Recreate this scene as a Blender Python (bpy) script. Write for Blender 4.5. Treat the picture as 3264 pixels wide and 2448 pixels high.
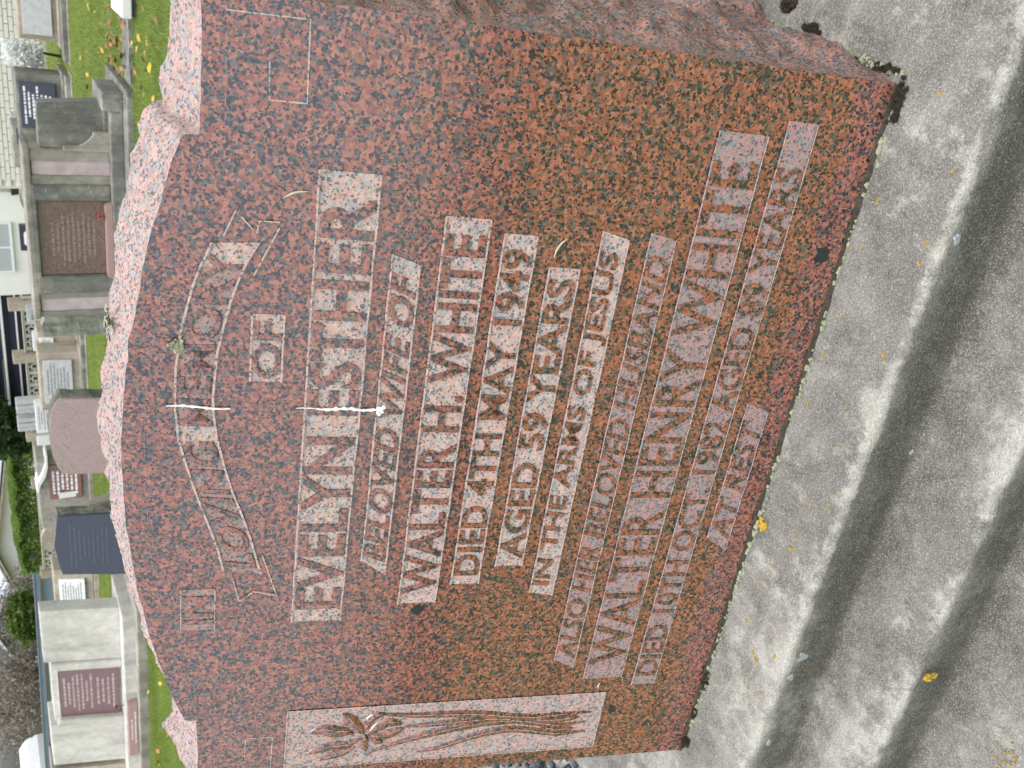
import bpy, bmesh, math, random
import numpy as np
from mathutils import Vector, Matrix, noise
rad = math.radians
SC = bpy.context.scene
COL = SC.collection
for o in list(bpy.data.objects): bpy.data.objects.remove(o)
rng = np.random.default_rng(7)
random.seed(7)

# ------------------------------------------------------------------ camera
YAW, PITCH, ROLL = rad(30.04829), rad(29.73648), rad(-6.21923)
CAM = Vector((0.520456, -0.616617, 0.787280))
fwd = Vector((-math.sin(YAW)*math.cos(PITCH), math.cos(YAW)*math.cos(PITCH), -math.sin(PITCH)))
rgt = Vector((math.cos(YAW), math.sin(YAW), 0)); upv = rgt.cross(fwd)
r2 = rgt*math.cos(ROLL) + upv*math.sin(ROLL); u2 = -rgt*math.sin(ROLL) + upv*math.cos(ROLL)
cd = bpy.data.cameras.new('camera'); cam = bpy.data.objects.new('camera', cd); COL.objects.link(cam)
X, Y, Z = -u2, r2, -fwd                       # the phone was held sideways: picture-right is world-down
cam.matrix_world = Matrix(((X.x, Y.x, Z.x, CAM.x), (X.y, Y.y, Z.y, CAM.y), (X.z, Y.z, Z.z, CAM.z), (0, 0, 0, 1)))
cd.sensor_width = 36; cd.lens = 2920/3264*36; cd.clip_start = .02; cd.clip_end = 3000
cd.dof.use_dof = True; cd.dof.focus_distance = 1.05; cd.dof.aperture_fstop = 17
SC.camera = cam

# ------------------------------------------------------------------ world, sun, exposure (bright overcast)
SUN_EL, SUN_AZ = rad(76), rad(150)
w = bpy.data.worlds.new('World'); SC.world = w; w.use_nodes = True
nt = w.node_tree; bg = nt.nodes['Background']
sky = nt.nodes.new('ShaderNodeTexSky'); sky.sky_type = 'NISHITA'; sky.sun_disc = False
sky.sun_elevation = SUN_EL; sky.sun_rotation = SUN_AZ; sky.air_density = 1.0; sky.dust_density = 4.0; sky.ozone_density = 1.0
hs = nt.nodes.new('ShaderNodeHueSaturation'); hs.inputs['Saturation'].default_value = .48; hs.inputs['Value'].default_value = 1.7
nt.links.new(sky.outputs[0], hs.inputs['Color']); nt.links.new(hs.outputs[0], bg.inputs[0])
bg.inputs[1].default_value = .12
sd = bpy.data.lights.new('sun', 'SUN'); sd.energy = .7; sd.angle = rad(40); sd.color = (1, .97, .93)
sun = bpy.data.objects.new('sun', sd); COL.objects.link(sun)
sdir = Vector((math.sin(SUN_AZ)*math.cos(SUN_EL), math.cos(SUN_AZ)*math.cos(SUN_EL), math.sin(SUN_EL)))
sun.rotation_euler = sdir.to_track_quat('Z', 'Y').to_euler()
SC.view_settings.view_transform = 'Standard'; SC.view_settings.look = 'None'
SC.view_settings.exposure = 0.64; SC.view_settings.gamma = 1

# ------------------------------------------------------------------ helpers
G = -0.45                                     # lawn level; z = 0 is the ledge the headstone stands on
LEAN = rad(15.681)

def link(o, parent=None):
    COL.objects.link(o)
    if parent is not None: o.parent = parent
    return o
def tag(o, label=None, cat=None, group=None, kind=None):
    if label: o['label'] = label
    if cat: o['category'] = cat
    if group: o['group'] = group
    if kind: o['kind'] = kind
    return o
def empty(name, loc=(0, 0, 0), label=None, cat=None, group=None):
    o = bpy.data.objects.new(name, None); o.location = loc; o.empty_display_size = .1
    return tag(link(o), label, cat, group)
def mesh_obj(name, me, mat=None, parent=None):
    if mat is not None and not me.materials: me.materials.append(mat)
    return link(bpy.data.objects.new(name, me), parent)
def from_bm(name, bm, mat=None, parent=None, smooth=False):
    me = bpy.data.meshes.new(name); bm.normal_update(); bm.to_mesh(me); bm.free()
    if smooth:
        for p in me.polygons: p.use_smooth = True
    return mesh_obj(name, me, mat, parent)
def from_np(name, V, F, mat=None, parent=None, smooth=False, col=None):
    V = np.asarray(V, dtype=np.float32); F = np.asarray(F, dtype=np.int32); n = F.shape[1]
    me = bpy.data.meshes.new(name); me.vertices.add(len(V)); me.vertices.foreach_set('co', V.ravel())
    me.loops.add(F.size); me.loops.foreach_set('vertex_index', F.ravel())
    me.polygons.add(len(F)); me.polygons.foreach_set('loop_start', np.arange(len(F), dtype=np.int32)*n)
    me.polygons.foreach_set('loop_total', np.full(len(F), n, dtype=np.int32))
    me.update(calc_edges=True)
    if smooth: me.polygons.foreach_set('use_smooth', np.ones(len(F), dtype=bool))
    if col is not None:
        a = me.attributes.new('tint', 'FLOAT', 'POINT'); a.data.foreach_set('value', np.asarray(col, dtype=np.float32))
    return mesh_obj(name, me, mat, parent)
def bm_box(bm, x0, x1, y0, y1, z0, z1, bev=.006, seg=2):
    b = bmesh.new(); bmesh.ops.create_cube(b, size=1)
    for v in b.verts: v.co = Vector(((x0+x1)/2 + v.co.x*(x1-x0), (y0+y1)/2 + v.co.y*(y1-y0), (z0+z1)/2 + v.co.z*(z1-z0)))
    if bev: bmesh.ops.bevel(b, geom=b.edges[:], offset=bev, segments=seg, affect='EDGES', profile=.6)
    me = bpy.data.meshes.new('t'); b.to_mesh(me); b.free(); bm.from_mesh(me); bpy.data.meshes.remove(me)
def box(name, x0, x1, y0, y1, z0, z1, mat, parent=None, bev=.006):
    bm = bmesh.new(); bm_box(bm, min(x0, x1), max(x0, x1), y0, y1, z0, z1, bev); return from_bm(name, bm, mat, parent)
def prism(name, pts, y0, y1, mat, parent=None, bev=.004, rough=0):
    """outline in (x, z) pushed from y0 to y1"""
    bm = bmesh.new()
    a = [bm.verts.new((x, y0, z)) for x, z in pts]; b = [bm.verts.new((x, y1, z)) for x, z in pts]
    n = len(pts); bm.faces.new(a); bm.faces.new(b[::-1])
    for i in range(n): bm.faces.new((a[i], b[i], b[(i+1) % n], a[(i+1) % n]))
    bmesh.ops.recalc_face_normals(bm, faces=bm.faces[:])
    if bev: bmesh.ops.bevel(bm, geom=[e for e in bm.edges if len(e.link_faces) == 2 and e.calc_face_angle(0) > .6], offset=bev, segments=2, affect='EDGES')
    return from_bm(name, bm, mat, parent)
def tube(name, pts, rads, mat, parent=None, n=7, caps=True):
    V, F = [], []
    P = [Vector(p) for p in pts]
    for i, p in enumerate(P):
        t = (P[min(i+1, len(P)-1)] - P[max(i-1, 0)]).normalized()
        a = t.cross(Vector((0, 0, 1)) if abs(t.z) < .9 else Vector((1, 0, 0))).normalized(); b = t.cross(a)
        for k in range(n):
            c = p + (a*math.cos(2*math.pi*k/n) + b*math.sin(2*math.pi*k/n))*rads[i]; V.append(tuple(c))
    for i in range(len(P)-1):
        for k in range(n): F.append((i*n+k, i*n+(k+1) % n, (i+1)*n+(k+1) % n, (i+1)*n+k))
    me = bpy.data.meshes.new(name); 
    if caps: F += [tuple(range(n))[::-1], tuple((len(P)-1)*n+k for k in range(n))]
    me.from_pydata(V, [], F)
    for p in me.polygons: p.use_smooth = True
    return mesh_obj(name, me, mat, parent)

# ------------------------------------------------------------------ materials
def newmat(name):
    m = bpy.data.materials.new(name); m.use_nodes = True
    return m, m.node_tree, m.node_tree.nodes['Principled BSDF']
class N:
    """tiny node-graph helper"""
    def __init__(s, nt): s.nt = nt
    def __call__(s, typ, ins=None, **props):
        n = s.nt.nodes.new('ShaderNode'+typ)
        for k, v in props.items(): setattr(n, k, v)
        for k, v in (ins or {}).items():
            if hasattr(v, 'is_linked') or isinstance(v, bpy.types.NodeSocket): s.nt.links.new(v, n.inputs[k])
            else: n.inputs[k].default_value = v
        return n
    def ramp(s, fac, stops, interp='LINEAR'):
        n = s.nt.nodes.new('ShaderNodeValToRGB'); n.color_ramp.interpolation = interp
        e = n.color_ramp.elements
        while len(e) < len(stops): e.new(.5)
        for k, (p, c) in enumerate(stops):
            e[k].position = p; e[k].color = (c if len(c) == 4 else (*c, 1)) if hasattr(c, '__len__') else (c, c, c, 1)
        s.nt.links.new(fac, n.inputs[0]); return n.outputs[0]
    def mix(s, f, a, b, mode='MIX'):
        n = s.nt.nodes.new('ShaderNodeMix'); n.data_type = 'RGBA'; n.blend_type = mode
        for sock, v in ((n.inputs[0], f), (n.inputs[6], a), (n.inputs[7], b)):
            if isinstance(v, bpy.types.NodeSocket): s.nt.links.new(v, sock)
            else: sock.default_value = v if not hasattr(v, '__len__') or len(v) == 4 else (*v, 1)
        return n.outputs[2]
    def math(s, op, a, b=0., clamp=False):
        n = s.nt.nodes.new('ShaderNodeMath'); n.operation = op; n.use_clamp = clamp
        for i, v in enumerate((a, b)):
            if isinstance(v, bpy.types.NodeSocket): s.nt.links.new(v, n.inputs[i])
            else: n.inputs[i].default_value = v
        return n.outputs[0]
    def noise(s, vec, scale, detail=3, rough=.55, dist=0):
        return s('TexNoise', {'Vector': vec, 'Scale': scale, 'Detail': detail, 'Roughness': rough, 'Distortion': dist})
    def vadd(s, vec, offc, amt):
        a = s('VectorMath', {0: offc, 1: (.5, .5, .5)}, operation='SUBTRACT').outputs[0]
        b = s('VectorMath', {0: a, 'Scale': amt}, operation='SCALE').outputs[0]
        return s('VectorMath', {0: vec, 1: b}, operation='ADD').outputs[0]
    def bump(s, h, strength, dist, bsdf):
        b = s('Bump', {'Height': h, 'Strength': strength, 'Distance': dist}); s.nt.links.new(b.outputs[0], bsdf.inputs['Normal']); return b

def granite(name, root, frost=0., rough=.1, scale=1., bump=0., frostcol=(.80, .70, .66), pal=None, edge=False, streak=False):
    m, nt, b = newmat(name); n = N(nt)
    co = n('TexCoord', object=root).outputs['Object']
    scale *= 2.6
    d = n.noise(co, 95*scale, 2); q = n.vadd(co, d.outputs['Color'], .0075/scale)
    v = n('TexVoronoi', {'Vector': q, 'Scale': 118*scale}); r = n('SeparateColor', {0: v.outputs['Color']})
    low = n.noise(co, 26*scale, 3)
    val = n.math('ADD', r.outputs[0], n.math('MULTIPLY', n.math('SUBTRACT', low.outputs['Fac'], .5), .6))
    P = pal or dict(black=(.014, .013, .015), dgrey=(.038, .035, .034), grey=(.125, .116, .110), f0=(.15, .044, .027), f1=(.275, .088, .052), f2=(.40, .158, .100))
    grey = n.mix(r.outputs[1], P['dgrey'], P['grey'])
    fel = n.ramp(r.outputs[2], [(0, P['f0']), (.45, P['f1']), (1, P['f2'])])
    mot = n.noise(co, 210*scale, 3)
    fel = n.mix(n.ramp(mot.outputs['Fac'], [(.42, 0), (.68, .7)]), fel, n.mix(.6, fel, P['f2'])); fel = n.mix(n.ramp(mot.outputs['Fac'], [(.3, .6), (.46, 0)]), fel, P['f0'])
    c = n.mix(n.ramp(val, [(.0, 0), (.355, 0), (.40, 1)]), grey, fel)
    c = n.mix(n.ramp(val, [(0, .85), (.03, .85), (.09, 0)]), c, P['black'])
    c = n.mix(n.ramp(n.noise(co, 620, 3, .75).outputs['Fac'], [(.34, .5), (.56, 0)]), c, n.mix(.6, c, P['black']))
    d2 = n.noise(co, 300*scale, 2); q2 = n.vadd(co, d2.outputs['Color'], .003/scale)
    v2 = n('TexVoronoi', {'Vector': q2, 'Scale': 190*scale}); r2_ = n('SeparateColor', {0: v2.outputs['Color']})
    blk = n.math('LESS_THAN', n.math('ADD', r2_.outputs[0], n.math('MULTIPLY', n.math('SUBTRACT', val, .4), .20)), .20)
    c = n.mix(blk, c, P['black'])
    if frost:
        # scratched / pecked surface: crystals bruised towards white, mica stays dark
        fn = n.noise(co, 40*scale, 4, .7); fl = n.noise(co, 260*scale, 3, .75)
        white = n.mix(n.ramp(val, [(.36, 1), (.44, 0)]), frostcol, tuple(min(1, .55*x+.36*max(frostcol)) for x in (frostcol[2]*1.12, frostcol[2]*1.15, frostcol[2]*1.15)))
        f = n.math('MULTIPLY', n.ramp(n.math('ADD', n.math('MULTIPLY', fn.outputs['Fac'], .45), n.math('MULTIPLY', fl.outputs['Fac'], .55)), [(.36, .30), (.60, 1)]), frost, True)
        f = n.math('MULTIPLY', f, n.math('SUBTRACT', 1.0, n.math('MULTIPLY', blk, .62)))
        c = n.mix(f, c, white)
    if streak:
        g = n.noise(n('Mapping', {'Vector': co, 'Scale': (1, .35, 1)}).outputs[0], 9, 4)
        c = n.mix(n.ramp(g.outputs['Fac'], [(.52, 0), (.72, .45)]), c, (.13, .08, .05))
        mo = n.noise(co, 34, 5, .7); c = n.mix(n.ramp(mo.outputs['Fac'], [(.60, 0), (.68, .7)]), c, (.30, .31, .25))
    nt.links.new(c, b.inputs['Base Color'])
    rn = n.noise(co, 14, 3); rr = n.ramp(rn.outputs['Fac'], [(.3, rough), (.75, rough*1.35+.02)])
    nt.links.new(rr, b.inputs['Roughness']); b.inputs['IOR'].default_value = 1.88
    if bump:
        h = n.noise(co, 240, 4, .65); n.bump(h.outputs['Fac'], bump, .004, b)
    return m

def concrete(name, c0, c1, c2, stain=(.05, .055, .04), stain_amt=.5, speck=.5, scale=1., lich=0., wear_and_shade=False, bump=.35, streak=.5):
    m, nt, b = newmat(name); n = N(nt)
    co = n('TexCoord').outputs['Object']
    big = n.noise(co, 3.2*scale, 5, .6); mid = n.noise(co, 22*scale, 5, .65); fine = n.noise(co, 420*scale, 2, .6)
    c = n.ramp(n.math('ADD', n.math('MULTIPLY', big.outputs['Fac'], .55), n.math('MULTIPLY', mid.outputs['Fac'], .45)), [(.32, c0), (.5, c1), (.66, c2)])
    st = n.noise(n('Mapping', {'Vector': co, 'Scale': (1, 1, .14)}).outputs[0], 9*scale, 6, .7)
    c = n.mix(n.ramp(st.outputs['Fac'], [(.45, 0), (.70, stain_amt)]), c, stain)
    if wear_and_shade:
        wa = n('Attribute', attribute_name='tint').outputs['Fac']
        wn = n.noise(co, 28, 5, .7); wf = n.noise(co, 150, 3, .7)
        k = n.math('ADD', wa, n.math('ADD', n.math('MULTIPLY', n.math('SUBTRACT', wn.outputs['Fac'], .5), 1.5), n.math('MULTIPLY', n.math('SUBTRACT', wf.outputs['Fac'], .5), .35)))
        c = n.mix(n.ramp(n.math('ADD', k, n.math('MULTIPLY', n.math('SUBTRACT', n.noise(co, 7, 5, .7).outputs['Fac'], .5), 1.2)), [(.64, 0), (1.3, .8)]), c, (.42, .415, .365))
        c = n.mix(n.ramp(n.math('ADD', k, n.math('MULTIPLY', n.math('SUBTRACT', n.noise(co, 11, 6, .7).outputs['Fac'], .5), .9)), [(.02, .88), (.50, 0)]), c, (.066, .062, .044))  # algae stain, with shade on risers and inner tread corners painted in
    fg = n.noise(co, 420*scale, 4, .8); c = n.mix(n.ramp(fg.outputs['Fac'], [(.36, .6), (.50, 0)]), c, n.mix(.75, c, (.05, .05, .045))); c = n.mix(n.ramp(fg.outputs['Fac'], [(.54, 0), (.74, .35)]), c, (.62, .61, .56))
    sp = n('TexVoronoi', {'Vector': co, 'Scale': 1150*scale}); sr = n('SeparateColor', {0: sp.outputs['Color']})
    c = n.mix(n.math('MULTIPLY', n.ramp(sr.outputs[0], [(.0, 1), (.30, 0)]), speck), c, (.05, .052, .052))
    c = n.mix(n.math('MULTIPLY', n.ramp(sr.outputs[0], [(.72, 0), (1., 1)]), speck*.8), c, (.78, .79, .76))
    if lich:
        ln = n.noise(co, 34*scale, 5, .7, .4); lm = n.noise(co, 3.0*scale, 3)
        f = n.math('MULTIPLY', n.ramp(ln.outputs['Fac'], [(.60, 0), (.635, 1)]), n.ramp(lm.outputs['Fac'], [(.46, 0), (.58, lich)]))
        c = n.mix(f, c, (.44, .46, .34))
        lo = n.noise(co, 21*scale, 5, .7, .4); lm2 = n.noise(co, 2.1*scale, 3)
        f = n.math('MULTIPLY', n.ramp(lo.outputs['Fac'], [(.64, 0), (.67, 1)]), n.ramp(lm2.outputs['Fac'], [(.55, 0), (.66, lich)]))
        c = n.mix(f, c, (.62, .33, .03))
    nt.links.new(c, b.inputs['Base Color']); b.inputs['Roughness'].default_value = .93; b.inputs['Specular IOR Level'].default_value = .25
    h = n.math('ADD', n.math('MULTIPLY', fine.outputs['Fac'], .6), mid.outputs['Fac']); n.bump(h, bump, .006/scale, b)
    return m

def plain(name, c0, c1=None, rough=.8, scale=20, spec=.3, bump=0., trans=0.):
    m, nt, b = newmat(name); n = N(nt); co = n('TexCoord').outputs['Object']
    c1 = c1 or tuple(x*.75 for x in c0); f = n.noise(co, scale, 5, .6)
    c = n.ramp(f.outputs['Fac'], [(.3, c0), (.7, c1)]); nt.links.new(c, b.inputs['Base Color'])
    b.inputs['Roughness'].default_value = rough; b.inputs['Specular IOR Level'].default_value = spec
    if bump: n.bump(f.outputs['Fac'], bump, .01, b)
    return m
def leafmat(name, dark, light, third=None, trans=.35, rough=.55):
    m, nt, b = newmat(name); n = N(nt)
    t = n('Attribute', attribute_name='tint').outputs['Fac']
    st = [(0, dark), (.8, light)] + ([(1., third)] if third else [])
    c = n.ramp(t, st); nt.links.new(c, b.inputs['Base Color']); b.inputs['Roughness'].default_value = rough; b.inputs['Specular IOR Level'].default_value = .3
    tr = n('BsdfTranslucent', {'Color': c}); mx = n('MixShader', {0: trans, 1: b.outputs[0], 2: tr.outputs[0]})
    nt.links.new(mx.outputs[0], nt.nodes['Material Output'].inputs[0]); return m

M = {}
M['base'] = concrete('ledge_concrete', (.115, .112, .098), (.205, .200, .176), (.36, .35, .31), stain=(.085, .083, .068), stain_amt=.6, speck=.30, wear_and_shade=True, bump=.5)
M['conc_dark'] = concrete('algae_concrete', (.11, .115, .10), (.19, .192, .165), (.38, .37, .32), stain=(.042, .046, .04), stain_amt=.8, speck=.25, scale=.6, lich=.8)
M['conc_mid'] = concrete('weathered_concrete', (.20, .185, .145), (.32, .30, .25), (.46, .435, .37), stain=(.11, .105, .082), stain_amt=.7, speck=.2, scale=.6, lich=.5)
M['conc_light'] = concrete('pale_concrete', (.40, .39, .35), (.56, .55, .50), (.72, .71, .65), stain=(.30, .29, .25), stain_amt=.7, speck=.15, scale=.6, lich=.35)
M['conc_tan'] = concrete('tan_concrete', (.28, .245, .18), (.41, .36, .28), (.54, .49, .40), stain=(.16, .135, .098), stain_amt=.65, speck=.15, scale=.6, lich=.3)
M['marble_pink'] = plain('pink_marble', (.60, .50, .49), (.40, .32, .34), .5, 9)
M['marble_white'] = plain('white_marble', (.80, .81, .80), (.68, .70, .70), .5, 6)
M['plaque_grey'] = plain('grey_stone_plaque', (.52, .53, .52), (.40, .41, .42), .6, 14)
M['navy'] = plain('dark_blue_granite', (.055, .062, .09), (.035, .04, .058), .3, 160, .5)
M['lettering'] = plain('pale_lettering', (.66, .60, .55), (.5, .46, .42), .7, 60)
M['lettering_white'] = plain('white_lettering', (.8, .82, .84), (.7, .72, .75), .6, 60)
M['lettering_grey'] = plain('dull_lettering', (.26, .26, .27), (.2, .2, .21), .7, 60)
M['lettering_dim'] = plain('worn_lettering', (.36, .29, .26), (.22, .17, .15), .7, 40)
M['lettering_faint'] = plain('faint_lettering', (.12, .13, .165), (.07, .08, .11), .5, 60)
M['lettering_rose'] = plain('rose_lettering', (.52, .44, .42), (.32, .22, .22), .7, 30)
M['lichen_rock'] = concrete('lichen_rock', (.10, .11, .09), (.30, .32, .25), (.45, .47, .37), stain=(.05, .05, .045), stain_amt=.8, speck=.2, scale=1.2, lich=1)

# ------------------------------------------------------------------ ground: one sheet, level through the rows, falling away behind them
def ground_z(y):
    if y < 15: return G
    if y < 30: return G - 2.3*((y-15)/15)**1.2
    return G - 2.3
gm, gnt, gb = newmat('lawn_soil'); n = N(gnt); co = n('TexCoord').outputs['Object']
f1 = n.noise(co, .9, 5, .6); f2 = n.noise(co, 30, 4, .7)
c = n.mix(n.ramp(f2.outputs['Fac'], [(.35, 0), (.65, 1)]), n.ramp(f1.outputs['Fac'], [(.35, (.15, .22, .045)), (.65, (.23, .28, .075))]), (.14, .13, .05))
gnt.links.new(c, gb.inputs['Base Color']); gb.inputs['Roughness'].default_value = 1
xs = np.concatenate([np.linspace(-900, -60, 8), np.linspace(-40, 30, 29), np.linspace(60, 900, 8)])
ys = np.concatenate([np.linspace(-900, -40, 6), np.linspace(-20, 40, 61), np.linspace(60, 1500, 10)])
V = [(x, y, ground_z(y)) for y in ys for x in xs]; nx = len(xs)
F = [(j*nx+i, j*nx+i+1, (j+1)*nx+i+1, (j+1)*nx+i) for j in range(len(ys)-1) for i in range(nx-1)]
tag(from_np('ground', V, F, gm, smooth=True), kind='structure')

# ------------------------------------------------------------------ concrete plinth of the near grave (stepped profile, worn arrises)
plinth = empty('grave_plinth', (0, 0, G), 'grey stepped concrete plinth under the red granite headstone', 'plinth')
def plinth_mesh(x0, x1):
    prof = []                                    # (y, z, wear)
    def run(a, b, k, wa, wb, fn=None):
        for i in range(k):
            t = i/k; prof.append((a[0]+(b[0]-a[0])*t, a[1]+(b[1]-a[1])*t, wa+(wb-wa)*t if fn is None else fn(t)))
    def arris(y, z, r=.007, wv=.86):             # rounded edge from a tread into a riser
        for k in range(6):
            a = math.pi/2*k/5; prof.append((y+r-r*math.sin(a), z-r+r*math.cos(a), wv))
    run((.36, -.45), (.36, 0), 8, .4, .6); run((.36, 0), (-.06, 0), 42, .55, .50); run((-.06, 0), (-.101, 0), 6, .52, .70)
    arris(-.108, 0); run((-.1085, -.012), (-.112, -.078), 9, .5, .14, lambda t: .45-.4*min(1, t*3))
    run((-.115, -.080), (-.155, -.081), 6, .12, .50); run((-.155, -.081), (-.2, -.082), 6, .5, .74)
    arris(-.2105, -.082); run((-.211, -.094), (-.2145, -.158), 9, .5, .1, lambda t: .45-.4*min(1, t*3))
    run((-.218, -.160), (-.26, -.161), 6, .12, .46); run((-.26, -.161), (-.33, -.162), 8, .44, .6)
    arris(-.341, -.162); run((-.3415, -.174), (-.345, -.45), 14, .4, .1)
    nx = int((x1-x0)/.012); V, F, W = [], [], []
    for i in range(nx+1):
        x = x0+(x1-x0)*i/nx
        for (y, z, wv) in prof:
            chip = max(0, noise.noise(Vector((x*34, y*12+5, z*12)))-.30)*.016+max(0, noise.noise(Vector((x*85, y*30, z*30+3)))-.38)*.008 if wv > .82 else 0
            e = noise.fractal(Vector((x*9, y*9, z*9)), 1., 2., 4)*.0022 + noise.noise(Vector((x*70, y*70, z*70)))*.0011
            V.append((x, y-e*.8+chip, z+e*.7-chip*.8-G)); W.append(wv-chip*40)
    m_ = len(prof)
    for i in range(nx):
        for k in range(m_-1): F.append((i*m_+k, i*m_+k+1, (i+1)*m_+k+1, (i+1)*m_+k))
    return V, F, W, prof
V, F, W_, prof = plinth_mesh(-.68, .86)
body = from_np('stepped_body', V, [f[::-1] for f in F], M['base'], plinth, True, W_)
for x in (-.679, .859):                          # end walls
    bm = bmesh.new(); f = bm.faces.new([bm.verts.new((x, y, z-G)) for y, z, _ in prof]); f.normal_update()
    bmesh.ops.triangulate(bm, faces=bm.faces[:]); bmesh.ops.recalc_face_normals(bm, faces=bm.faces[:])
    ew = from_bm('end_wall', bm, M['conc_mid'], plinth)

bm = bmesh.new(); pv = []                        # hairline crack across the second tread
for i in range(15):
    t = i/14; pv.append((-.080+.004*math.sin(i*1.7)+.006*t, -.150-.062*t))
for i, (x, y) in enumerate(pv): bm.verts.new((x-.00022, y, -.0795-G-.0022*(i > 12))); bm.verts.new((x+.00022, y, -.0795-G-.0022*(i > 12)))
bm.verts.ensure_lookup_table()
for i in range(14): bm.faces.new([bm.verts[j] for j in (2*i, 2*i+1, 2*i+3, 2*i+2)])
from_bm('crack', bm, plain('crack_shadow_dirt', (.05, .05, .045), (.08, .08, .07), 1, 40), plinth)
# ------------------------------------------------------------------ the red granite headstone
# local axes of the root: x along the width, y up the leaning face, z out of the face
stone = empty('headstone', (0, 0, 0), 'large red and black speckled granite headstone leaning back on the stepped plinth', 'headstone')
stone.rotation_euler = (math.pi/2 - LEAN, 0, 0)
M['polish'] = granite('polished_red_granite', stone)
M['frost'] = granite('pecked_granite', stone, frost=.70, rough=.8, bump=.25, frostcol=(.70, .55, .49))
M['frost2'] = granite('sandblasted_granite', stone, frost=.62, rough=.75, frostcol=(.44, .31, .31))
M['frost3'] = granite('relief_ground_granite', stone, frost=.66, rough=.8, frostcol=(.64, .49, .45))
M['groove_glint'] = granite('groove_glint_granite', stone, frost=.70, rough=.85, frostcol=(.74, .62, .56))
M['pitch'] = granite('rock_pitched_granite', stone, frost=.78, rough=.8, scale=.9, bump=1.0, frostcol=(.66, .49, .43), streak=False)  # bruised crystals, paler still with sky light on the top painted in
M['pitch_side'] = granite('weathered_pitched_granite', stone, frost=.34, rough=.75, scale=.9, bump=1.0, frostcol=(.56, .36, .28), streak=True)

half = [(0.0, .7078), (.0335, .7074), (.0585, .7060), (.094, .7030), (.107, .7015), (.143, .6977), (.1700, .6918), (.190, .6892), (.2074, .6860), (.2274, .6815), (.2445, .6774), (.2614, .6728), (.2804, .6684), (.2943, .6643), (.3128, .6590), (.3218, .6552), (.3322, .6512), (.3338, .6385), (.3420, .6377), (.3900, .6376), (.4495, .6375), (.4500, .6300), (.45, .32), (.45, 0)]
outline = [(-x, t) for x, t in half[::-1]][:-1] + half          # left foot -> over the top -> right foot
def resample(pts, step):
    out = []
    for (x0, y0), (x1, y1) in zip(pts[:-1], pts[1:]):
        L_ = math.hypot(x1-x0, y1-y0); k = max(1, round(L_/step))
        for i in range(k): out.append((x0+(x1-x0)*i/k, y0+(y1-y0)*i/k))
    return out+[pts[-1]]
rs = resample(outline, .0055)
cs, sn = math.cos(LEAN), math.sin(LEAN)
# front rim with tiny chips
rim = []
for i, (x, t) in enumerate(rs):
    a = rs[max(0, i-1)]; b_ = rs[min(len(rs)-1, i+1)]; tx, ty = b_[0]-a[0], b_[1]-a[1]; L_ = math.hypot(tx, ty) or 1
    nxn, nyn = -ty/L_, tx/L_                                      # outward in the face plane
    ch = .0011*noise.noise(Vector((x*60, t*60, 3))) + .0012*noise.noise(Vector((x*19, t*19, 9)))
    rim.append((x+nxn*ch, t+(nyn*ch if t > .004 else 0), nxn, nyn))
bm = bmesh.new()
f = bm.faces.new([bm.verts.new((x, t, 0)) for x, t, _, _ in rim][::-1]); f.normal_update()
if f.normal.z < 0: f.normal_flip()
bmesh.ops.triangulate(bm, faces=[f])
from_bm('polished_face', bm, M['polish'], stone)
# rock-pitched edge: sweeps back level with the ground to a vertical back plane
K = 34; V, F, MI = [], [], []
BACK = .305
for i, (x, t, nxn, nyn) in enumerate(rim):
    depth = BACK - t*sn
    if abs(x) < .446: nxn, nyn = 0., 1.
    side = abs(nxn)
    for k in range(K+1):
        wv = k/K; d = depth*wv
        p = Vector((x, t + d*sn, -d*cs))
        P3 = Vector((x*2.2, p.y*2.2, p.z*2.2))
        env = min(1, wv*5)
        bul = (.004 + .016*side)*math.sin(min(1, wv*1.25)*math.pi/2)*min(1, wv*4) + (.030*side*wv**1.3 if x > 0 else .012*side*wv)
        f0 = noise.fractal(P3*7, 1., 2.1, 5)*(.007 + .006*side)
        rid = (abs(noise.noise(P3*16+Vector((4, 2, 8))))-.3)*(.009+.006*side)
        sm = (abs(noise.noise(P3*45))-.2)*.0042 + noise.noise(P3*120)*.0017
        e = (bul + f0*env + rid*env + sm*min(1, wv*12))
        if side < .5: e -= .006*max(0, wv-.86)/.14
        q = p + Vector((nxn, nyn, 0))*e
        if t < .002: q.y = max(0., q.y) if k == 0 else d*sn
        V.append(tuple(q))
for i in range(len(rim)-1):
    for k in range(K): F.append((i*(K+1)+k, (i+1)*(K+1)+k, (i+1)*(K+1)+k+1, i*(K+1)+k+1)); MI.append(1 if abs(rim[i][2]) > .75 and rim[i][1] < .6 else 0)
ro = from_np('rock_pitched_edge', V, F, M['pitch'], stone, True)
ro.data.materials.append(M['pitch_side']); ro.data.polygons.foreach_set('material_index', np.array(MI, dtype=np.int32))
bm = bmesh.new()                                                   # back
bm.faces.new([bm.verts.new((V[i*(K+1)+K][0], V[i*(K+1)+K][1], V[i*(K+1)+K][2])) for i in range(len(rim))])
bmesh.ops.triangulate(bm, faces=bm.faces[:]); from_bm('back_face', bm, M['pitch_side'], stone)

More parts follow.
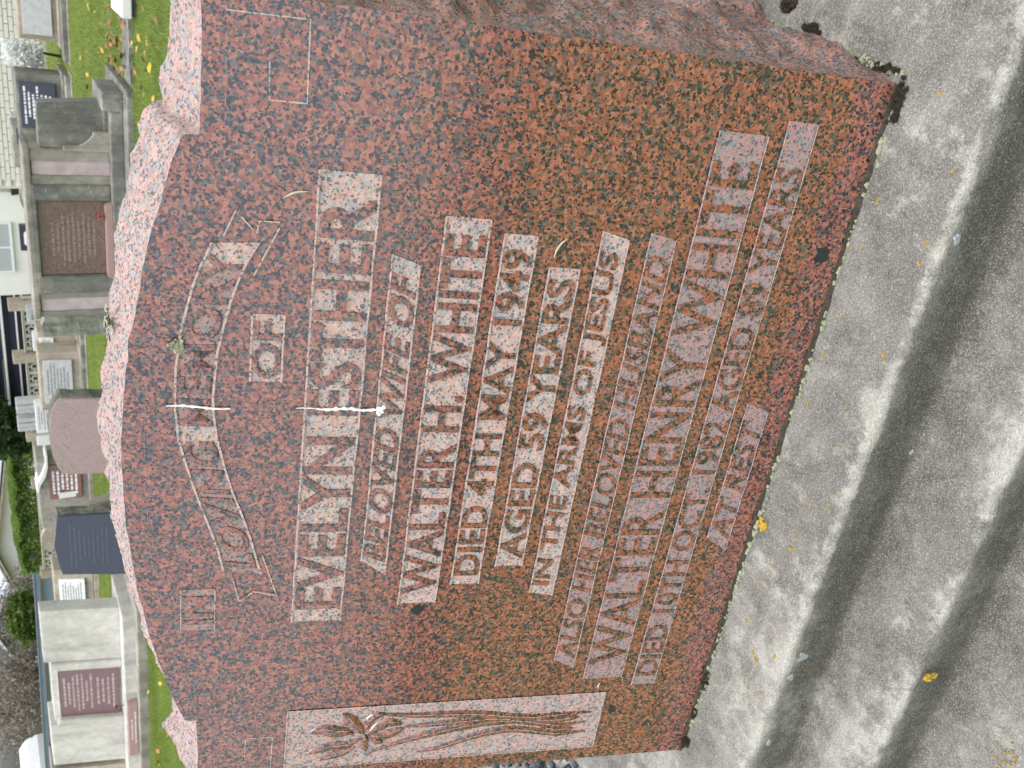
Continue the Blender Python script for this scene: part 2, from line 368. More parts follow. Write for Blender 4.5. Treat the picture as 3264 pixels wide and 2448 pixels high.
# --- inscription: pecked bands with the letters left standing polished
def sheet(name, poly, o, mat, parent):
    bm = bmesh.new(); f = bm.faces.new([bm.verts.new((x, y, o)) for x, y in poly]); f.normal_update()
    if f.normal.z < 0: f.normal_flip()
    bmesh.ops.triangulate(bm, faces=bm.faces[:]); return from_bm(name, bm, mat, parent)
def strip(bm, pts, wd, o):
    """thin incised line, or the painted glint of an edge, as a narrow ribbon along pts"""
    L_ = []
    for i, p in enumerate(pts):
        a = pts[max(0, i-1)]; b_ = pts[min(len(pts)-1, i+1)]; tx, ty = b_[0]-a[0], b_[1]-a[1]; l = math.hypot(tx, ty) or 1
        jit = 1+.35*noise.noise(Vector((p[0]*90, p[1]*90, 1)))
        L_.append((bm.verts.new((p[0]-ty/l*wd/2*jit, p[1]+tx/l*wd/2*jit, o)), bm.verts.new((p[0]+ty/l*wd/2*jit, p[1]-tx/l*wd/2*jit, o))))
    for (a, b_), (c, d) in zip(L_[:-1], L_[1:]): bm.faces.new((a, b_, d, c))
def text_mesh(txt, bold=.018, space=1.0):
    cu = bpy.data.curves.new('t', 'FONT'); cu.body = txt; cu.size = 1; cu.offset = bold; cu.space_character = space; cu.resolution_u = 3
    o = bpy.data.objects.new('t', cu); COL.objects.link(o)
    dg = bpy.context.evaluated_depsgraph_get(); me = bpy.data.meshes.new_from_object(o.evaluated_get(dg))
    bpy.data.objects.remove(o); V = np.array([v.co[:] for v in me.vertices]); F = [tuple(p.vertices) for p in me.polygons]
    bpy.data.meshes.remove(me); return V, F
def lettering(txt, fn, o0, o1, mat, parent, bold=.018, space=1.0, sub=False):
    """letters mapped by fn(s in 0..1 along the line, h in 0..1 up the letter) -> (x, t), standing from o0 to o1"""
    V, F = text_mesh(txt, bold, space)
    x0, x1 = V[:, 0].min(), V[:, 0].max(); h = V[:, 1].max(); h0 = V[:, 1].min()
    par = list(range(len(V)))
    def find(i):
        while par[i] != i: par[i] = par[par[i]]; i = par[i]
        return i
    for f in F:
        for i in f[1:]: par[find(i)] = find(f[0])
    comps = {}
    for f in F: comps.setdefault(find(f[0]), []).append(f)
    for fs in sorted(comps.values(), key=lambda q: min(V[i][0] for f in q for i in f)):
        bm = bmesh.new(); vs = {}
        for f in fs:
            for i in f:
                if i not in vs: v = V[i]; vs[i] = bm.verts.new((*fn((v[0]-x0)/(x1-x0), (v[1]-h0)/(h-h0)), o1))
            try: bm.faces.new([vs[i] for i in f])
            except ValueError: pass
        for f in bm.faces:
            f.normal_update()
            if f.normal.z < 0: f.normal_flip()
        r = bmesh.ops.extrude_edge_only(bm, edges=[e for e in bm.edges if len(e.link_faces) == 1])
        for v in [g for g in r['geom'] if isinstance(g, bmesh.types.BMVert)]: v.co.z = o0
        from_bm('letter', bm, mat, parent)
def band(txt, x0, x1, t0, t1, mat, slant0=0., slant1=0., pad0=.03, pad1=.03, italic=0., bold=.022, capl=.04, caph=.96, edge='groove_glint'):
    """one line: x0..x1 wide, t0 (bottom)..t1 (top); slants shear the two ends"""
    P = [(x0-slant0, t0), (x1-slant1, t0), (x1, t1), (x0, t1)]
    k = 24
    low = [(P[0][0]+(P[1][0]-P[0][0])*i/k, t0+.0009*noise.noise(Vector((i*.9, t0*50, 0)))) for i in range(k+1)]
    top = [(P[3][0]+(P[2][0]-P[3][0])*i/k, t1+.0009*noise.noise(Vector((i*.9, t1*50, 5)))) for i in range(k+1)]
    b = sheet('inscription_band', low+top[::-1], .0005, mat, stone)
    wl = x1-x0; h = t1-t0
    def fn(s, u):
        u2_ = capl+(caph-capl)*u
        xx = x0-slant0*.5-slant0*.55*(.5-u2_) + (wl*(pad0+(1-pad0-pad1)*s)) + (slant0-slant1)*0
        return xx, t0+h*u2_
    lettering(txt, fn, .0005, .0019, M['polish'], b, bold)
    for ln in (low, top):
        bm = bmesh.new(); strip(bm, ln, .0018 if mat is M['frost'] else .0011, .0021); from_bm('groove_glint', bm, M[edge], b)  # edge lines of the band, their pale colour painting the light edges catch
    return b
band('OF', .106, .1758, .563, .592, M['frost'], pad0=.05, pad1=.1)
band('EVELYN ESTHER', -.192, .3148, .4862, .5395, M['frost'], pad0=.035, pad1=.045)
band('BELOVED WIFE OF', -.1096, .2425, .4421, .4692, M['frost'], .0199, .009, .035, .035, .35)
band('WALTER H. WHITE', -.1715, .2826, .3808, .4233, M['frost'], pad0=.03, pad1=.035)
band('DIED 4TH MAY 1949', -.1458, .2706, .3337, .3658, M['frost'], pad0=.03, pad1=.035)
band('AGED 59 YEARS', -.1215, .2404, .2853, .3165, M['frost'], pad0=.03, pad1=.03)
band('IN THE ARMS OF JESUS', -.1611, .2808, .2407, .2690, M['frost'], .006, .007, .03, .04, .3)
band('ALSO HER BELOVED HUSBAND', -.2701, .2826, .1913, .2189, M['frost2'], .0135, .0052, .02, .03, .3, .012)
band('WALTER HENRY WHITE', -.305, .3872, .1218, .1737, M['frost2'], pad0=.035, pad1=.04, bold=.012)
band('DIED 10TH OCT. 1982 AGED 89 YEARS', -.320, .4035, .0727, .1042, M['frost2'], pad0=.022, pad1=.06, bold=.012)
band('AT REST', -.0861, .0977, .0294, .0584, M['frost2'], .0184, .010, .06, .09, .35, .012)
band('IN', -.199, -.1431, .6205, .6551, M['frost2'], pad0=.16, pad1=.16, edge='frost')
# arched ribbon
ro_ = [(-.1192, .6125), (-.0889, .6190), (-.0654, .6262), (-.0333, .6365), (-.0112, .6431), (.0172, .6506), (.0399, .6560), (.0716, .6589), (.0868, .6592), (.1178, .6582), (.155, .6537), (.1698, .6505), (.1975, .6442), (.2194, .6371), (.2413, .6278)]
ri_ = [(-.1241, .5745), (-.1049, .5793), (-.0767, .5865), (-.0478, .5955), (-.016, .6066), (.0143, .6146), (.0437, .6211), (.0726, .6247), (.0879, .6251), (.131, .6225), (.1613, .6169), (.1887, .6105), (.211, .6035), (.2275, .5970), (.2444, .5880)]
def along(pts, s):
    ds = [0]
    for a, b_ in zip(pts[:-1], pts[1:]): ds.append(ds[-1]+math.hypot(b_[0]-a[0], b_[1]-a[1]))
    d = max(0, min(1, s))*ds[-1]
    for i in range(len(pts)-1):
        if d <= ds[i+1]+1e-9:
            u = (d-ds[i])/(ds[i+1]-ds[i]); return (pts[i][0]+(pts[i+1][0]-pts[i][0])*u, pts[i][1]+(pts[i+1][1]-pts[i][1])*u)
    return pts[-1]
rb = sheet('scroll_band', ri_+ro_[::-1], .0005, M['frost2'], stone)
def rfn(s, u):
    a = along(ri_, .02+.95*s); b_ = along(ro_, .02+.95*s); u2_ = .08+.84*u
    return a[0]+(b_[0]-a[0])*u2_, a[1]+(b_[1]-a[1])*u2_
lettering('LOVING MEMORY', rfn, .0005, .0019, M['polish'], rb, .015)
dens = lambda p: resample(p, .008)
for ln, wd in ((ro_, .0022), (ri_, .0022), ([(-.127, .6036), (-.1603, .5955), (-.1472, .5812), (-.1537, .5568), (-.0993, .5737)], .0015), ([(.2481, .6182), (.2722, .6084), (.2532, .5903), (.2646, .588), (.2647, .5687), (.2133, .5915)], .0015)):
    bm = bmesh.new(); strip(bm, dens(ln), wd, .0021); from_bm('groove_glint', bm, M['groove_glint'], rb)
gap = sheet('pecked_patch', [along(ri_, .43), along(ri_, .49), along(ro_, .49), along(ro_, .43)], .0008, M['frost'], rb)
gap2 = sheet('pecked_patch', [along(ri_, .94), along(ri_, 1), along(ro_, 1), along(ro_, .93)], .0008, M['frost'], rb)
# fine incised border with the fret corners
bl = [(.4272, .6179), (.3174, .6185), (.3124, .6398), (.2833, .6483), (.2562, .6545), (.2168, .6658), (.16, .675), (.096, .6835), (.0573, .6864), (.0314, .6872), (-.0087, .6866), (-.0504, .6856), (-.0867, .6842), (-.1306, .6801), (-.1616, .675), (-.2024, .667), (-.2451, .6573), (-.2745, .6482), (-.2991, .6432), (-.3174, .6395), (-.3200, .6185), (-.4272, .6179)]
bm = bmesh.new(); strip(bm, dens(bl), .0006, .0004); from_bm('incised_border', bm, M['frost2'], stone)
for sg in (1, -1):
    bm = bmesh.new(); strip(bm, dens([(sg*.434, .6192), (sg*.4352, .5539), (sg*.3688, .5530), (sg*.3685, .5835), (sg*.3991, .5845)]), .0012, .0004); from_bm('fret_corner', bm, M['groove_glint'], stone)

# --- carved lily panel
lp = sheet('carved_panel', [(-.4285, .1352), (-.3305, .1368), (-.3285, .5373), (-.4240, .5374)], .0005, M['frost3'], stone)
bm = bmesh.new()
strip(bm, dens([(-.4285, .1352), (-.3305, .1368), (-.3285, .5373), (-.4240, .5374), (-.4285, .1352)]), .0014, .0012); from_bm('groove_glint', bm, M['groove_glint'], lp)
strokes = [([(-.3636, .1499), (-.3644, .1864), (-.3663, .2305), (-.3625, .2603), (-.3537, .3024), (-.3505, .3428), (-.3486, .3861), (-.3417, .4326)], .0125),
 ([(-.3811, .1572), (-.3846, .1933), (-.3758, .2268), (-.3696, .2488), (-.3689, .2901), (-.3754, .3297), (-.3837, .3686), (-.3946, .4067), (-.4074, .4384)], .0135),
 ([(-.3979, .1528), (-.3998, .1905), (-.3908, .2242), (-.3839, .2569), (-.3878, .2874), (-.3958, .3169), (-.408, .3458), (-.4122, .3753)], .0125),
 ([(-.3688, .2427), (-.3633, .2807), (-.364, .3212), (-.3656, .3608), (-.3662, .3959)], .0105),
 ([(-.371, .166), (-.3735, .1967), (-.3725, .2215), (-.3742, .2292)], .013), ([(-.3911, .1705), (-.3900, .1974), (-.3842, .2158)], .010)]
petals = [([(-.3690, .4560), (-.3671, .4794), (-.3617, .4946), (-.3654, .509)], .019), ([(-.3820, .4500), (-.3909, .4665), (-.3913, .4871), (-.3994, .5108)], .015),
 ([(-.3948, .4548), (-.404, .4693), (-.4077, .4842), (-.4116, .4971)], .011), ([(-.3719, .4452), (-.3575, .4577), (-.3438, .4662), (-.3369, .4713)], .017),
 ([(-.3667, .4437), (-.3515, .4393), (-.3443, .4324), (-.3415, .4213)], .011), ([(-.3724, .4395), (-.3631, .4269), (-.3563, .4161), (-.3601, .4001)], .014),
 ([(-.3778, .439), (-.3796, .4216), (-.3754, .4104), (-.3685, .3975)], .014), ([(-.3747, .4431), (-.3906, .4437), (-.4017, .4408)], .010), ([(-.3805, .4388), (-.3862, .4289), (-.3893, .421)], .010)]
def stroke(name, pts, wd, k):
    d = [along(pts, i/18) for i in range(19)]; bm = bmesh.new(); rows = []
    for i, p in enumerate(d):
        a = d[max(0, i-1)]; b_ = d[min(18, i+1)]; tx, ty = b_[0]-a[0], b_[1]-a[1]; l = math.hypot(tx, ty) or 1
        ww = wd/2*max(.06, math.sin(math.pi*(i+.4)/18.8))**.6; nn = (-ty/l, tx/l)
        rows.append([bm.verts.new((p[0]+nn[0]*ww*s, p[1]+nn[1]*ww*s, o)) for s, o in ((1.08, .0004), (.8, .0014+k*.00012), (.1, .0021+k*.00012), (-.8, .0015+k*.00012), (-1.08, .0004))])
    for a, b_ in zip(rows[:-1], rows[1:]):
        for j in range(4): bm.faces.new((a[j], a[j+1], b_[j+1], b_[j]))
    bmesh.ops.recalc_face_normals(bm, faces=bm.faces[:]); o = from_bm(name, bm, M['polish'], lp, True)
    if sum(p.normal.z for p in o.data.polygons) < 0: o.data.flip_normals()
for k, (p, wd) in enumerate(strokes): stroke('carved_leaf', p, wd, k)
for k, (p, wd) in enumerate(petals): stroke('carved_petal', p, wd, k+6)
for p, wd in strokes+petals:
    bm = bmesh.new(); d = [along(p, .12+.76*i/10) for i in range(11)]; strip(bm, [(x+wd*.18, y) for x, y in d], .0007, .0036); from_bm('vein', bm, M['groove_glint'], lp)

# dark mica knots in the polished face
M['mica'] = plain('dark_mica', (.016, .022, .022), (.03, .036, .034), .15, 300, .5)
for (x, t, r) in ((.2734, .0228, .0095), (-.1829, .3994, .0075), (-.3624, .1213, .007), (-.1400, .2590, .006), (.2000, .4960, .008)):
    sheet('mica_knot', [(x+r*math.cos(a)*(1+.45*noise.noise(Vector((math.cos(a)*1.7, math.sin(a)*1.7, x*30)))), t+r*.85*math.sin(a)*(1+.45*noise.noise(Vector((math.cos(a)*1.7, math.sin(a)*1.7, t*30+7))))) for a in [2*math.pi*i/22 for i in range(22)]], .0003, M['mica'], stone)

# ------------------------------------------------------------------ growth and litter on the near grave
M['moss'] = leafmat('dark_moss', (.022, .018, .013), (.080, .064, .046), (.15, .14, .09), .1, .9)
M['moss_body'] = plain('moss_body', (.030, .025, .018), (.050, .042, .030), 1, 300, .1)
M['lichen_green'] = plain('pale_green_lichen', (.38, .39, .28), (.25, .27, .17), .9, 240, .1, .4)
M['lichen_yellow'] = plain('yellow_lichen', (.52, .37, .06), (.38, .24, .04), .9, 300, .1, .4)
M['lichen_orange'] = plain('ochre_lichen', (.36, .25, .09), (.26, .18, .07), .9, 300, .1)
M['lichen_grey'] = plain('blue_grey_lichen', (.36, .40, .41), (.26, .30, .31), .9, 300, .1)
M['dropping'] = plain('bird_dropping', (.82, .84, .82), (.68, .70, .66), .8, 90, .2)
M['husk'] = plain('dry_husk', (.60, .54, .40), (.40, .34, .22), .8, 200, .2)
def moss(name, loc, rx, ry, rz, k, label):
    k = int(k*2.2)
    r = empty(name, loc, label, 'moss', 'moss clumps at the foot of the headstone')
    bm = bmesh.new(); rm_ = min(rx, ry)
    for q in range(30):
        a_, d_ = random.uniform(0, 6.28), random.random()**.6; lr_ = rm_*random.uniform(.22, .62)*(1.1-.5*d_)
        b2 = bmesh.new(); bmesh.ops.create_icosphere(b2, subdivisions=2, radius=1)
        for v in b2.verts:
            e_ = 1+.4*noise.noise(v.co*2+Vector((q, 3, loc[0]*50))); v.co = Vector((rx*d_*math.cos(a_)+v.co.x*lr_*e_, ry*d_*math.sin(a_)+v.co.y*lr_*e_, max(-.3, v.co.z)*min(rz, lr_)*e_))
        t_ = bpy.data.meshes.new('t'); b2.to_mesh(t_); b2.free(); bm.from_mesh(t_); bpy.data.meshes.remove(t_)
    cush = from_bm('cushion', bm, M['moss_body'], r, True)
    pts = np.array([v.co[:] for v in cush.data.vertices]); nr = np.array([v.normal[:] for v in cush.data.vertices])
    idx = rng.integers(0, len(pts), k); c = pts[idx]+rng.normal(0, .0007, (k, 3)); d = nr[idx]+rng.normal(0, .55, (k, 3)); d /= np.linalg.norm(d, axis=1)[:, None]
    a = rng.normal(0, 1, (k, 3)); a = np.cross(a, d); a /= np.linalg.norm(a, axis=1)[:, None]
    L_ = rng.uniform(.0008, .0024, (k, 1)); V = np.stack([c-a*.00035, c+a*.00035, c+d*L_], 1).reshape(-1, 3)
    tt = np.repeat(rng.beta(1.3, 3, k), 3)
    o = from_np('moss_shoots', V, np.arange(3*k).reshape(-1, 3), M['moss'], r, col=tt); o['kind'] = 'stuff'
    return r
moss('moss_clump', (.434, -.0075, .001), .026, .0065, .006, 2600, 'largest dark brown moss cushion wrapped round the front right foot of the headstone')
moss('moss_clump', (.461, .018, .001), .004, .018, .004, 1100, 'thin dark moss strip beside the headstone, just behind the largest cushion')
moss('moss_clump', (.481, .128, .001), .005, .016, .004, 1200, 'dark moss pad against the right side of the headstone, second from the back')
moss('moss_clump', (.503, .168, .001), .009, .011, .006, 1400, 'round black moss tuft furthest back beside the headstone')
moss('moss_clump', (-.428, -.005, .001), .012, .006, .006, 1800, 'dark moss cushion at the front left foot of the headstone')
moss('moss_clump', (-.376, -.004, .001), .008, .004, .005, 1200, 'small dark moss cushion beside the left foot, with pale lichen next to it')
moss('moss_clump', (-.318, -.005, .001), .015, .005, .005, 1500, 'long low moss cushion speckled with pale green lichen at the foot of the stone')
def flakes(centres, size, mat, name, label, lobes=7, h=.0018, cat='lichen'):
    bm = bmesh.new()
    for c in centres:
        r = size*random.uniform(.45, 1.25); ph = random.random()*6; th = h*random.uniform(.6, 1.4)
        kk = 14; ring = []; top = []
        for i in range(kk):
            a = 2*math.pi*i/kk; rr = r*(1+.28*math.sin(a*lobes/2+ph)+random.uniform(-.18, .18)); el = random.uniform(.8, 1)
            ring.append(bm.verts.new((c[0]+rr*math.cos(a), c[1]+rr*math.sin(a)*.85, c[2]-.001))); top.append(bm.verts.new((c[0]+rr*.82*math.cos(a), c[1]+rr*.7*math.sin(a), c[2]+th*el)))
        cc = bm.verts.new((c[0], c[1], c[2]+th*.7))
        for i in range(kk):
            j = (i+1) % kk; bm.faces.new((ring[i], ring[j], top[j], top[i])); bm.faces.new((top[i], top[j], cc))
    o = from_bm(name, bm, mat); tag(o, label, cat, kind='stuff'); return o
V, F = [], []                                    # packed dirt in the joint
for i in range(181):
    x = -.45+.9*i/180; wj = max(.0002, .0022*(1+1.9*noise.noise(Vector((x*16, 0, 0)))+1.1*noise.noise(Vector((x*70, 4, 0)))))
    V += [(x, .002, .0032), (x, -.001-wj*.5, .0026), (x, -.002-wj, .0004)]
for i in range(180): F += [(3*i, 3*i+1, 3*i+4, 3*i+3), (3*i+1, 3*i+2, 3*i+5, 3*i+4)]
tag(from_np('joint_dirt', V, F, plain('joint_dirt', (.035, .031, .022), (.075, .068, .05), 1, 160, .1, .6), None, True), 'thin dark line of dirt packed into the joint under the headstone', 'dirt', kind='stuff')
cr = []
for i in range(230):
    x = random.uniform(-.40, .42)
    if noise.noise(Vector((x*11, 2, 0))) + random.uniform(-.5, .5) < -.05: continue
    cr.append((x, -.0035-abs(random.gauss(0, .0028)), .0010))
flakes(cr, .0029, M['lichen_green'], 'lichen_crust', 'broken line of pale green lichen crust along the joint below the headstone')
side = [(.458+.09*max(0, y)+random.uniform(-.002, .006), y, .0012) for y in [random.uniform(-.01, .2) for _ in range(60)]]
flakes(side, .0026, M['lichen_green'], 'lichen_crust', 'fine pale lichen grains beside the right side of the headstone')
yl = [(.45, -.05), (.39, -.09), (.11, -.02), (-.06, -.012), (-.22, -.06), (-.226, -.068), (-.2, -.09), (.32, -.09), (.3, -.09), (.34, -.022), (-.19, -.035), (-.06, -.06), (.2, -.088)]
for i, (x, y) in enumerate(yl):
    big = i == 3
    cs_ = [(x+random.gauss(0, .0035 if big else .0011), y+random.gauss(0, .0035 if big else .0011), .0008) for _ in range(14 if big else 5)]
    o = flakes(cs_, .0036 if big else .0013, M['lichen_yellow'], 'yellow_lichen', 'largest bright yellow lichen rosette on the ledge, against the foot of the stone' if big else 'tiny bright yellow lichen speck on the plinth ledge', h=.0012)
    del o['kind']
    o['group'] = 'yellow lichen specks on the plinth ledge'
    if big: del o['group']
oc = [(.43, -.05), (.36, -.06), (.29, -.02), (.09, -.08), (.12, -.095), (.05, -.08)]+[(random.uniform(-.3, .45), -random.uniform(.01, .10)) for _ in range(26)]
flakes([(x+random.gauss(0, .001), y+random.gauss(0, .001), -.0002) for x, y in oc for _ in range(3)], .0016, M['lichen_orange'], 'ochre_lichen', 'faint ochre lichen stains scattered over the plinth ledge', h=.0006)
gl = [(-.19, -.1115, -.02, .007), (-.22, -.1115, -.014, .004), (-.33, -.1115, -.02, .005), (.33, -.1115, -.012, .004), (.09, -.115, -.07, .003)]
for x, y, z, r in gl:
    bm = bmesh.new()
    for _ in range(6):
        cx_, cz_ = x+random.gauss(0, r*.55), z+random.gauss(0, r*.5)
        vs = [bm.verts.new((cx_+r*.6*math.cos(a)*random.uniform(.7, 1.2), y+.0010-random.random()*.0004, cz_+r*.5*math.sin(a)*random.uniform(.7, 1.2))) for a in [2*math.pi*i/9 for i in range(9)]]
        bm.faces.new(vs)
    ex = bmesh.ops.extrude_face_region(bm, geom=bm.faces[:])
    for v in [g for g in ex['geom'] if isinstance(g, bmesh.types.BMVert)]: v.co.y += .004
    bmesh.ops.recalc_face_normals(bm, faces=bm.faces[:])
    tag(from_bm('grey_lichen', bm, M['lichen_grey']), 'small blue-grey lichen fleck on the dark riser of the plinth', 'lichen', 'blue-grey lichen flecks on the plinth risers')
tag(flakes([(-.15+random.gauss(0, .003), -.2165+random.gauss(0, .0005), -.10+random.gauss(0, .004)) for _ in range(9)], .004, M['lichen_yellow'], 'yellow_lichen', 'yellow lichen patch on the lower riser of the plinth', h=.002), kind=None)
tag(flakes([(-.215+random.gauss(0, .009), -.30+random.gauss(0, .007), -.161) for _ in range(16)], .0020, M['lichen_orange'], 'orange_lichen', 'orange lichen patch on the lowest tread of the plinth', h=.001))
for o in COL.objects:
    if o.name.startswith(('yellow_lichen', 'orange_lichen')) and 'kind' in o: del o['kind']

def on_face(o):
    o.rotation_euler = (math.pi/2-LEAN, 0, 0); return o
def blob_line(bm, pts, wd, h0, h1, ragged=.5):
    rows = []
    for i, (x, t) in enumerate(pts):
        ww = wd[i]; l = ww*(1+ragged*noise.noise(Vector((t*300, 1, x*80)))); r = ww*(1+ragged*noise.noise(Vector((t*300, 9, x*80))))
        rows.append((bm.verts.new((x-l, t, h0)), bm.verts.new((x-l*.6, t, h1)), bm.verts.new((x+r*.6, t, h1)), bm.verts.new((x+r, t, h0))))
    for a, b_ in zip(rows[:-1], rows[1:]):
        for j in range(3): bm.faces.new((a[j], b_[j], b_[j+1], a[j+1]))
bm = bmesh.new()
pts = [(.0775+.0010*math.sin(i*.25)-.00004*i, .667-.058*i/24) for i in range(25)]
blob_line(bm, pts, [.0003+.0015*math.sin(math.pi*(i+1)/27)**.8*(.35+.9*abs(noise.noise(Vector((i*.55, 8, 1)))+.35)) for i in range(25)], .0019, .0027, .9)
bmesh.ops.recalc_face_normals(bm, faces=bm.faces[:])
tag(on_face(from_bm('bird_dropping', bm, M['dropping'])), 'upper white bird dropping streak across the arched line of lettering', 'bird dropping')
bm = bmesh.new()
pts = [(.0785+.0006*math.sin(i*.4), .548-.083*i/34) for i in range(35)]
blob_line(bm, pts, [.0002+.0021*min(1, (i+1)/16)*(.35+.8*abs(noise.noise(Vector((i*.6, 3, 3)))+.3)) for i in range(35)], .0020, .0029, .9)
for _ in range(7):
    r = random.uniform(.0014, .0030); c = Vector((.0795+random.gauss(0, .0022), .4655+random.gauss(0, .0018), .0022))
    bmesh.ops.create_icosphere(bm, subdivisions=2, radius=r, matrix=Matrix.Translation(c) @ Matrix.Diagonal((1, 1, .55, 1)))
bmesh.ops.recalc_face_normals(bm, faces=bm.faces[:])
tag(on_face(from_bm('bird_dropping', bm, M['dropping'])), 'lower white bird dropping streak ending in a blob on the second line', 'bird dropping')
bm = bmesh.new()                                                     # leafy lichen rosette
for k in range(26):
    a = random.uniform(0, 6.28); d = random.uniform(0, .0090); cx_, cy_ = .1395+d*math.cos(a), .6555+d*math.sin(a); r = random.uniform(.0020, .0040)
    vs = [bm.verts.new((cx_+r*math.cos(b)*(1+.3*math.sin(3*b+k)), cy_+r*math.sin(b)*(1+.3*math.sin(3*b+k)), .0012+random.uniform(0, .0028))) for b in [2*math.pi*i/13 for i in range(13)]]
    bm.faces.new(vs)
tag(on_face(from_bm('leafy_lichen', bm, M['lichen_green'])), 'pale green leafy lichen rosette on the polished face above the arch', 'lichen')
bm = bmesh.new()
for k in range(14):
    a = random.uniform(0, 6.28); d = abs(random.gauss(0, .0055)); cx_, cy_ = .142+d*math.cos(a)*1.5, .236+d*math.sin(a)*1.0; r = random.uniform(.003, .006)
    z_ = .682+random.uniform(.0, .006)
    bm.faces.new([bm.verts.new((cx_+r*math.cos(b)*(1+.3*math.sin(3*b+k)), cy_+r*math.sin(b)*(1+.3*math.sin(3*b+k)), z_+random.uniform(0, .003)-.10*abs(cx_-.10))) for b in [2*math.pi*i/11 for i in range(11)]])
tag(from_bm('leafy_lichen', bm, M['lichen_green']), 'pale green leafy lichen tuft on the rough top edge of the headstone', 'lichen')
def husk(x, t, ang, L_, label):
    bm = bmesh.new(); rows = []
    for i in range(9):
        s = i/8; px, py = x+L_*(s-.5)*math.cos(ang)-.002*math.sin(s*3.1)*math.sin(ang), t+L_*(s-.5)*math.sin(ang)+.002*math.sin(s*3.1)*math.cos(ang); ww = .0014*math.sin(math.pi*(s*.9+.05))
        rows.append([bm.verts.new((px-ww*math.sin(ang)*j, py+ww*math.cos(ang)*j, .0006+.0022*(1-abs(j))+.0008*(j == 1))) for j in (-1, 0, 1)])
    for a, b_ in zip(rows[:-1], rows[1:]):
        for j in range(2): bm.faces.new((a[j], a[j+1], b_[j+1], b_[j]))
    tag(on_face(from_bm('dry_husk', bm, M['husk'], None, True)), label, 'dry husk')
husk(.2904, .5579, -1.25, .024, 'curled straw-coloured husk stuck beside the end of the second line'); husk(.2603, .3089, -.45, .022, 'straight straw-coloured husk beside the end of the line about years')
husk(-.318, .1480, .1, .010, 'tiny dry husk beside the carved lily panel')

# ------------------------------------------------------------------ gravel beside the plinth
M['pebble'] = leafmat('dark_gravel', (.02, .027, .035), (.10, .125, .15), (.32, .34, .35), 0, .6)
base = bmesh.new(); bmesh.ops.create_icosphere(base, subdivisions=1, radius=1); bv = np.array([v.co[:] for v in base.verts]); bf = np.array([[v.index for v in f.verts] for f in base.faces]); base.free()
k = 5200; c = np.stack([rng.uniform(-1.9, -.69, k), rng.uniform(-.25, 1.6, k), rng.uniform(G+.18, G+.21, k)], 1)
s = rng.uniform(.006, .016, (k, 1, 1))*rng.uniform(.6, 1.2, (k, 1, 3))
V = (bv[None]*s*(1+rng.normal(0, .18, (k, len(bv), 1)))+c[:, None]).reshape(-1, 3); F = (bf[None]+np.arange(k)[:, None, None]*len(bv)).reshape(-1, 3)
tag(from_np('gravel', V, F, M['pebble'], col=np.repeat(rng.random(k), len(bv))), 'dark blue-grey gravel on the grave left of the plinth', 'gravel', kind='stuff')
gk = empty('gravel_bed', (-1.3, .7, G), 'low concrete grave bed holding the dark gravel', 'grave bed')
for nm, a in (('bed_slab', (-.63, .615, -.97, .92, 0, .185)), ('kerb', (-.70, -.63, -1.0, .95, 0, .24)), ('kerb', (-.63, .615, .92, .99, 0, .24))):
    box(nm, *a, M['conc_mid'], gk)

# ------------------------------------------------------------------ graves in the rows behind
def adopt(root, o):
    o.data.transform(Matrix.Translation(-root.location)); o.parent = root; return o
class Mon:
    def __init__(s, name, label, x, y, cat='grave monument', group=None, z=G):
        s.r = empty(name, (x, y, z), label, cat, group)
    def box(s, nm, x0, x1, y0, y1, z0, z1, mat, bev=.008): return adopt(s.r, box(nm, x0, x1, y0, y1, z0, z1, mat, None, bev))
    def prism(s, nm, pts, y0, y1, mat, bev=.006): return adopt(s.r, prism(nm, pts, y0, y1, mat, None, bev))
    def lean(s, k, z0):
        """tip the stones backwards by shearing everything above z0"""
        for o in s.r.children_recursive:
            for v in o.data.vertices:
                h = v.co.z + s.r.location.z - z0
                if h > 0: v.co.y += k*h
    def lines(s, plaque, x0, x1, z0, z1, y, rows, mat, fill=.62):
        """illegible weathered lettering: broken dashes, one row per line"""
        bm = bmesh.new(); hh = (z1-z0)/rows
        for r in range(rows):
            wd = (x1-x0)*random.uniform(.45, .92); c = (x0+x1)/2+random.uniform(-.03, .03)*(x1-x0); x = c-wd/2; zc = z1-hh*(r+.5)
            while x < c+wd/2:
                l = random.uniform(.5, 2.6)*hh*.5
                bm.faces.new([bm.verts.new(p) for p in ((x, y, zc-hh*fill/2), (min(x+l, c+wd/2), y, zc-hh*fill/2), (min(x+l, c+wd/2), y, zc+hh*fill/2*random.uniform(.6, 1)), (x, y, zc+hh*fill/2))])
                x += l+hh*random.uniform(.10, .35)
        o = from_bm('lettering', bm, mat); o['kind'] = 'stuff'; o.data.transform(Matrix.Translation(-s.r.location)); o.parent = plaque; return o
def granite2(name, pal, scale=.6):
    return granite(name, None, rough=.35, scale=scale, pal=pal)
M['brown'] = granite2('brown_granite', dict(black=(.03, .028, .028), dgrey=(.07, .055, .045), grey=(.15, .12, .10), f0=(.13, .06, .04), f1=(.22, .115, .08), f2=(.30, .18, .13)), .5)
M['pinkg'] = granite2('pink_granite', dict(black=(.10, .08, .08), dgrey=(.24, .18, .17), grey=(.33, .27, .26), f0=(.30, .17, .16), f1=(.40, .25, .235), f2=(.48, .33, .31)), .9)
M['maroon'] = granite2('maroon_granite', dict(black=(.05, .028, .03), dgrey=(.10, .05, .05), grey=(.17, .10, .10), f0=(.12, .04, .045), f1=(.19, .075, .08), f2=(.27, .13, .13)), 1.1)
M['red'] = granite2('red_granite', dict(black=(.06, .025, .02), dgrey=(.12, .05, .045), grey=(.2, .1, .08), f0=(.15, .035, .022), f1=(.25, .065, .042), f2=(.33, .11, .075)), 1.1)
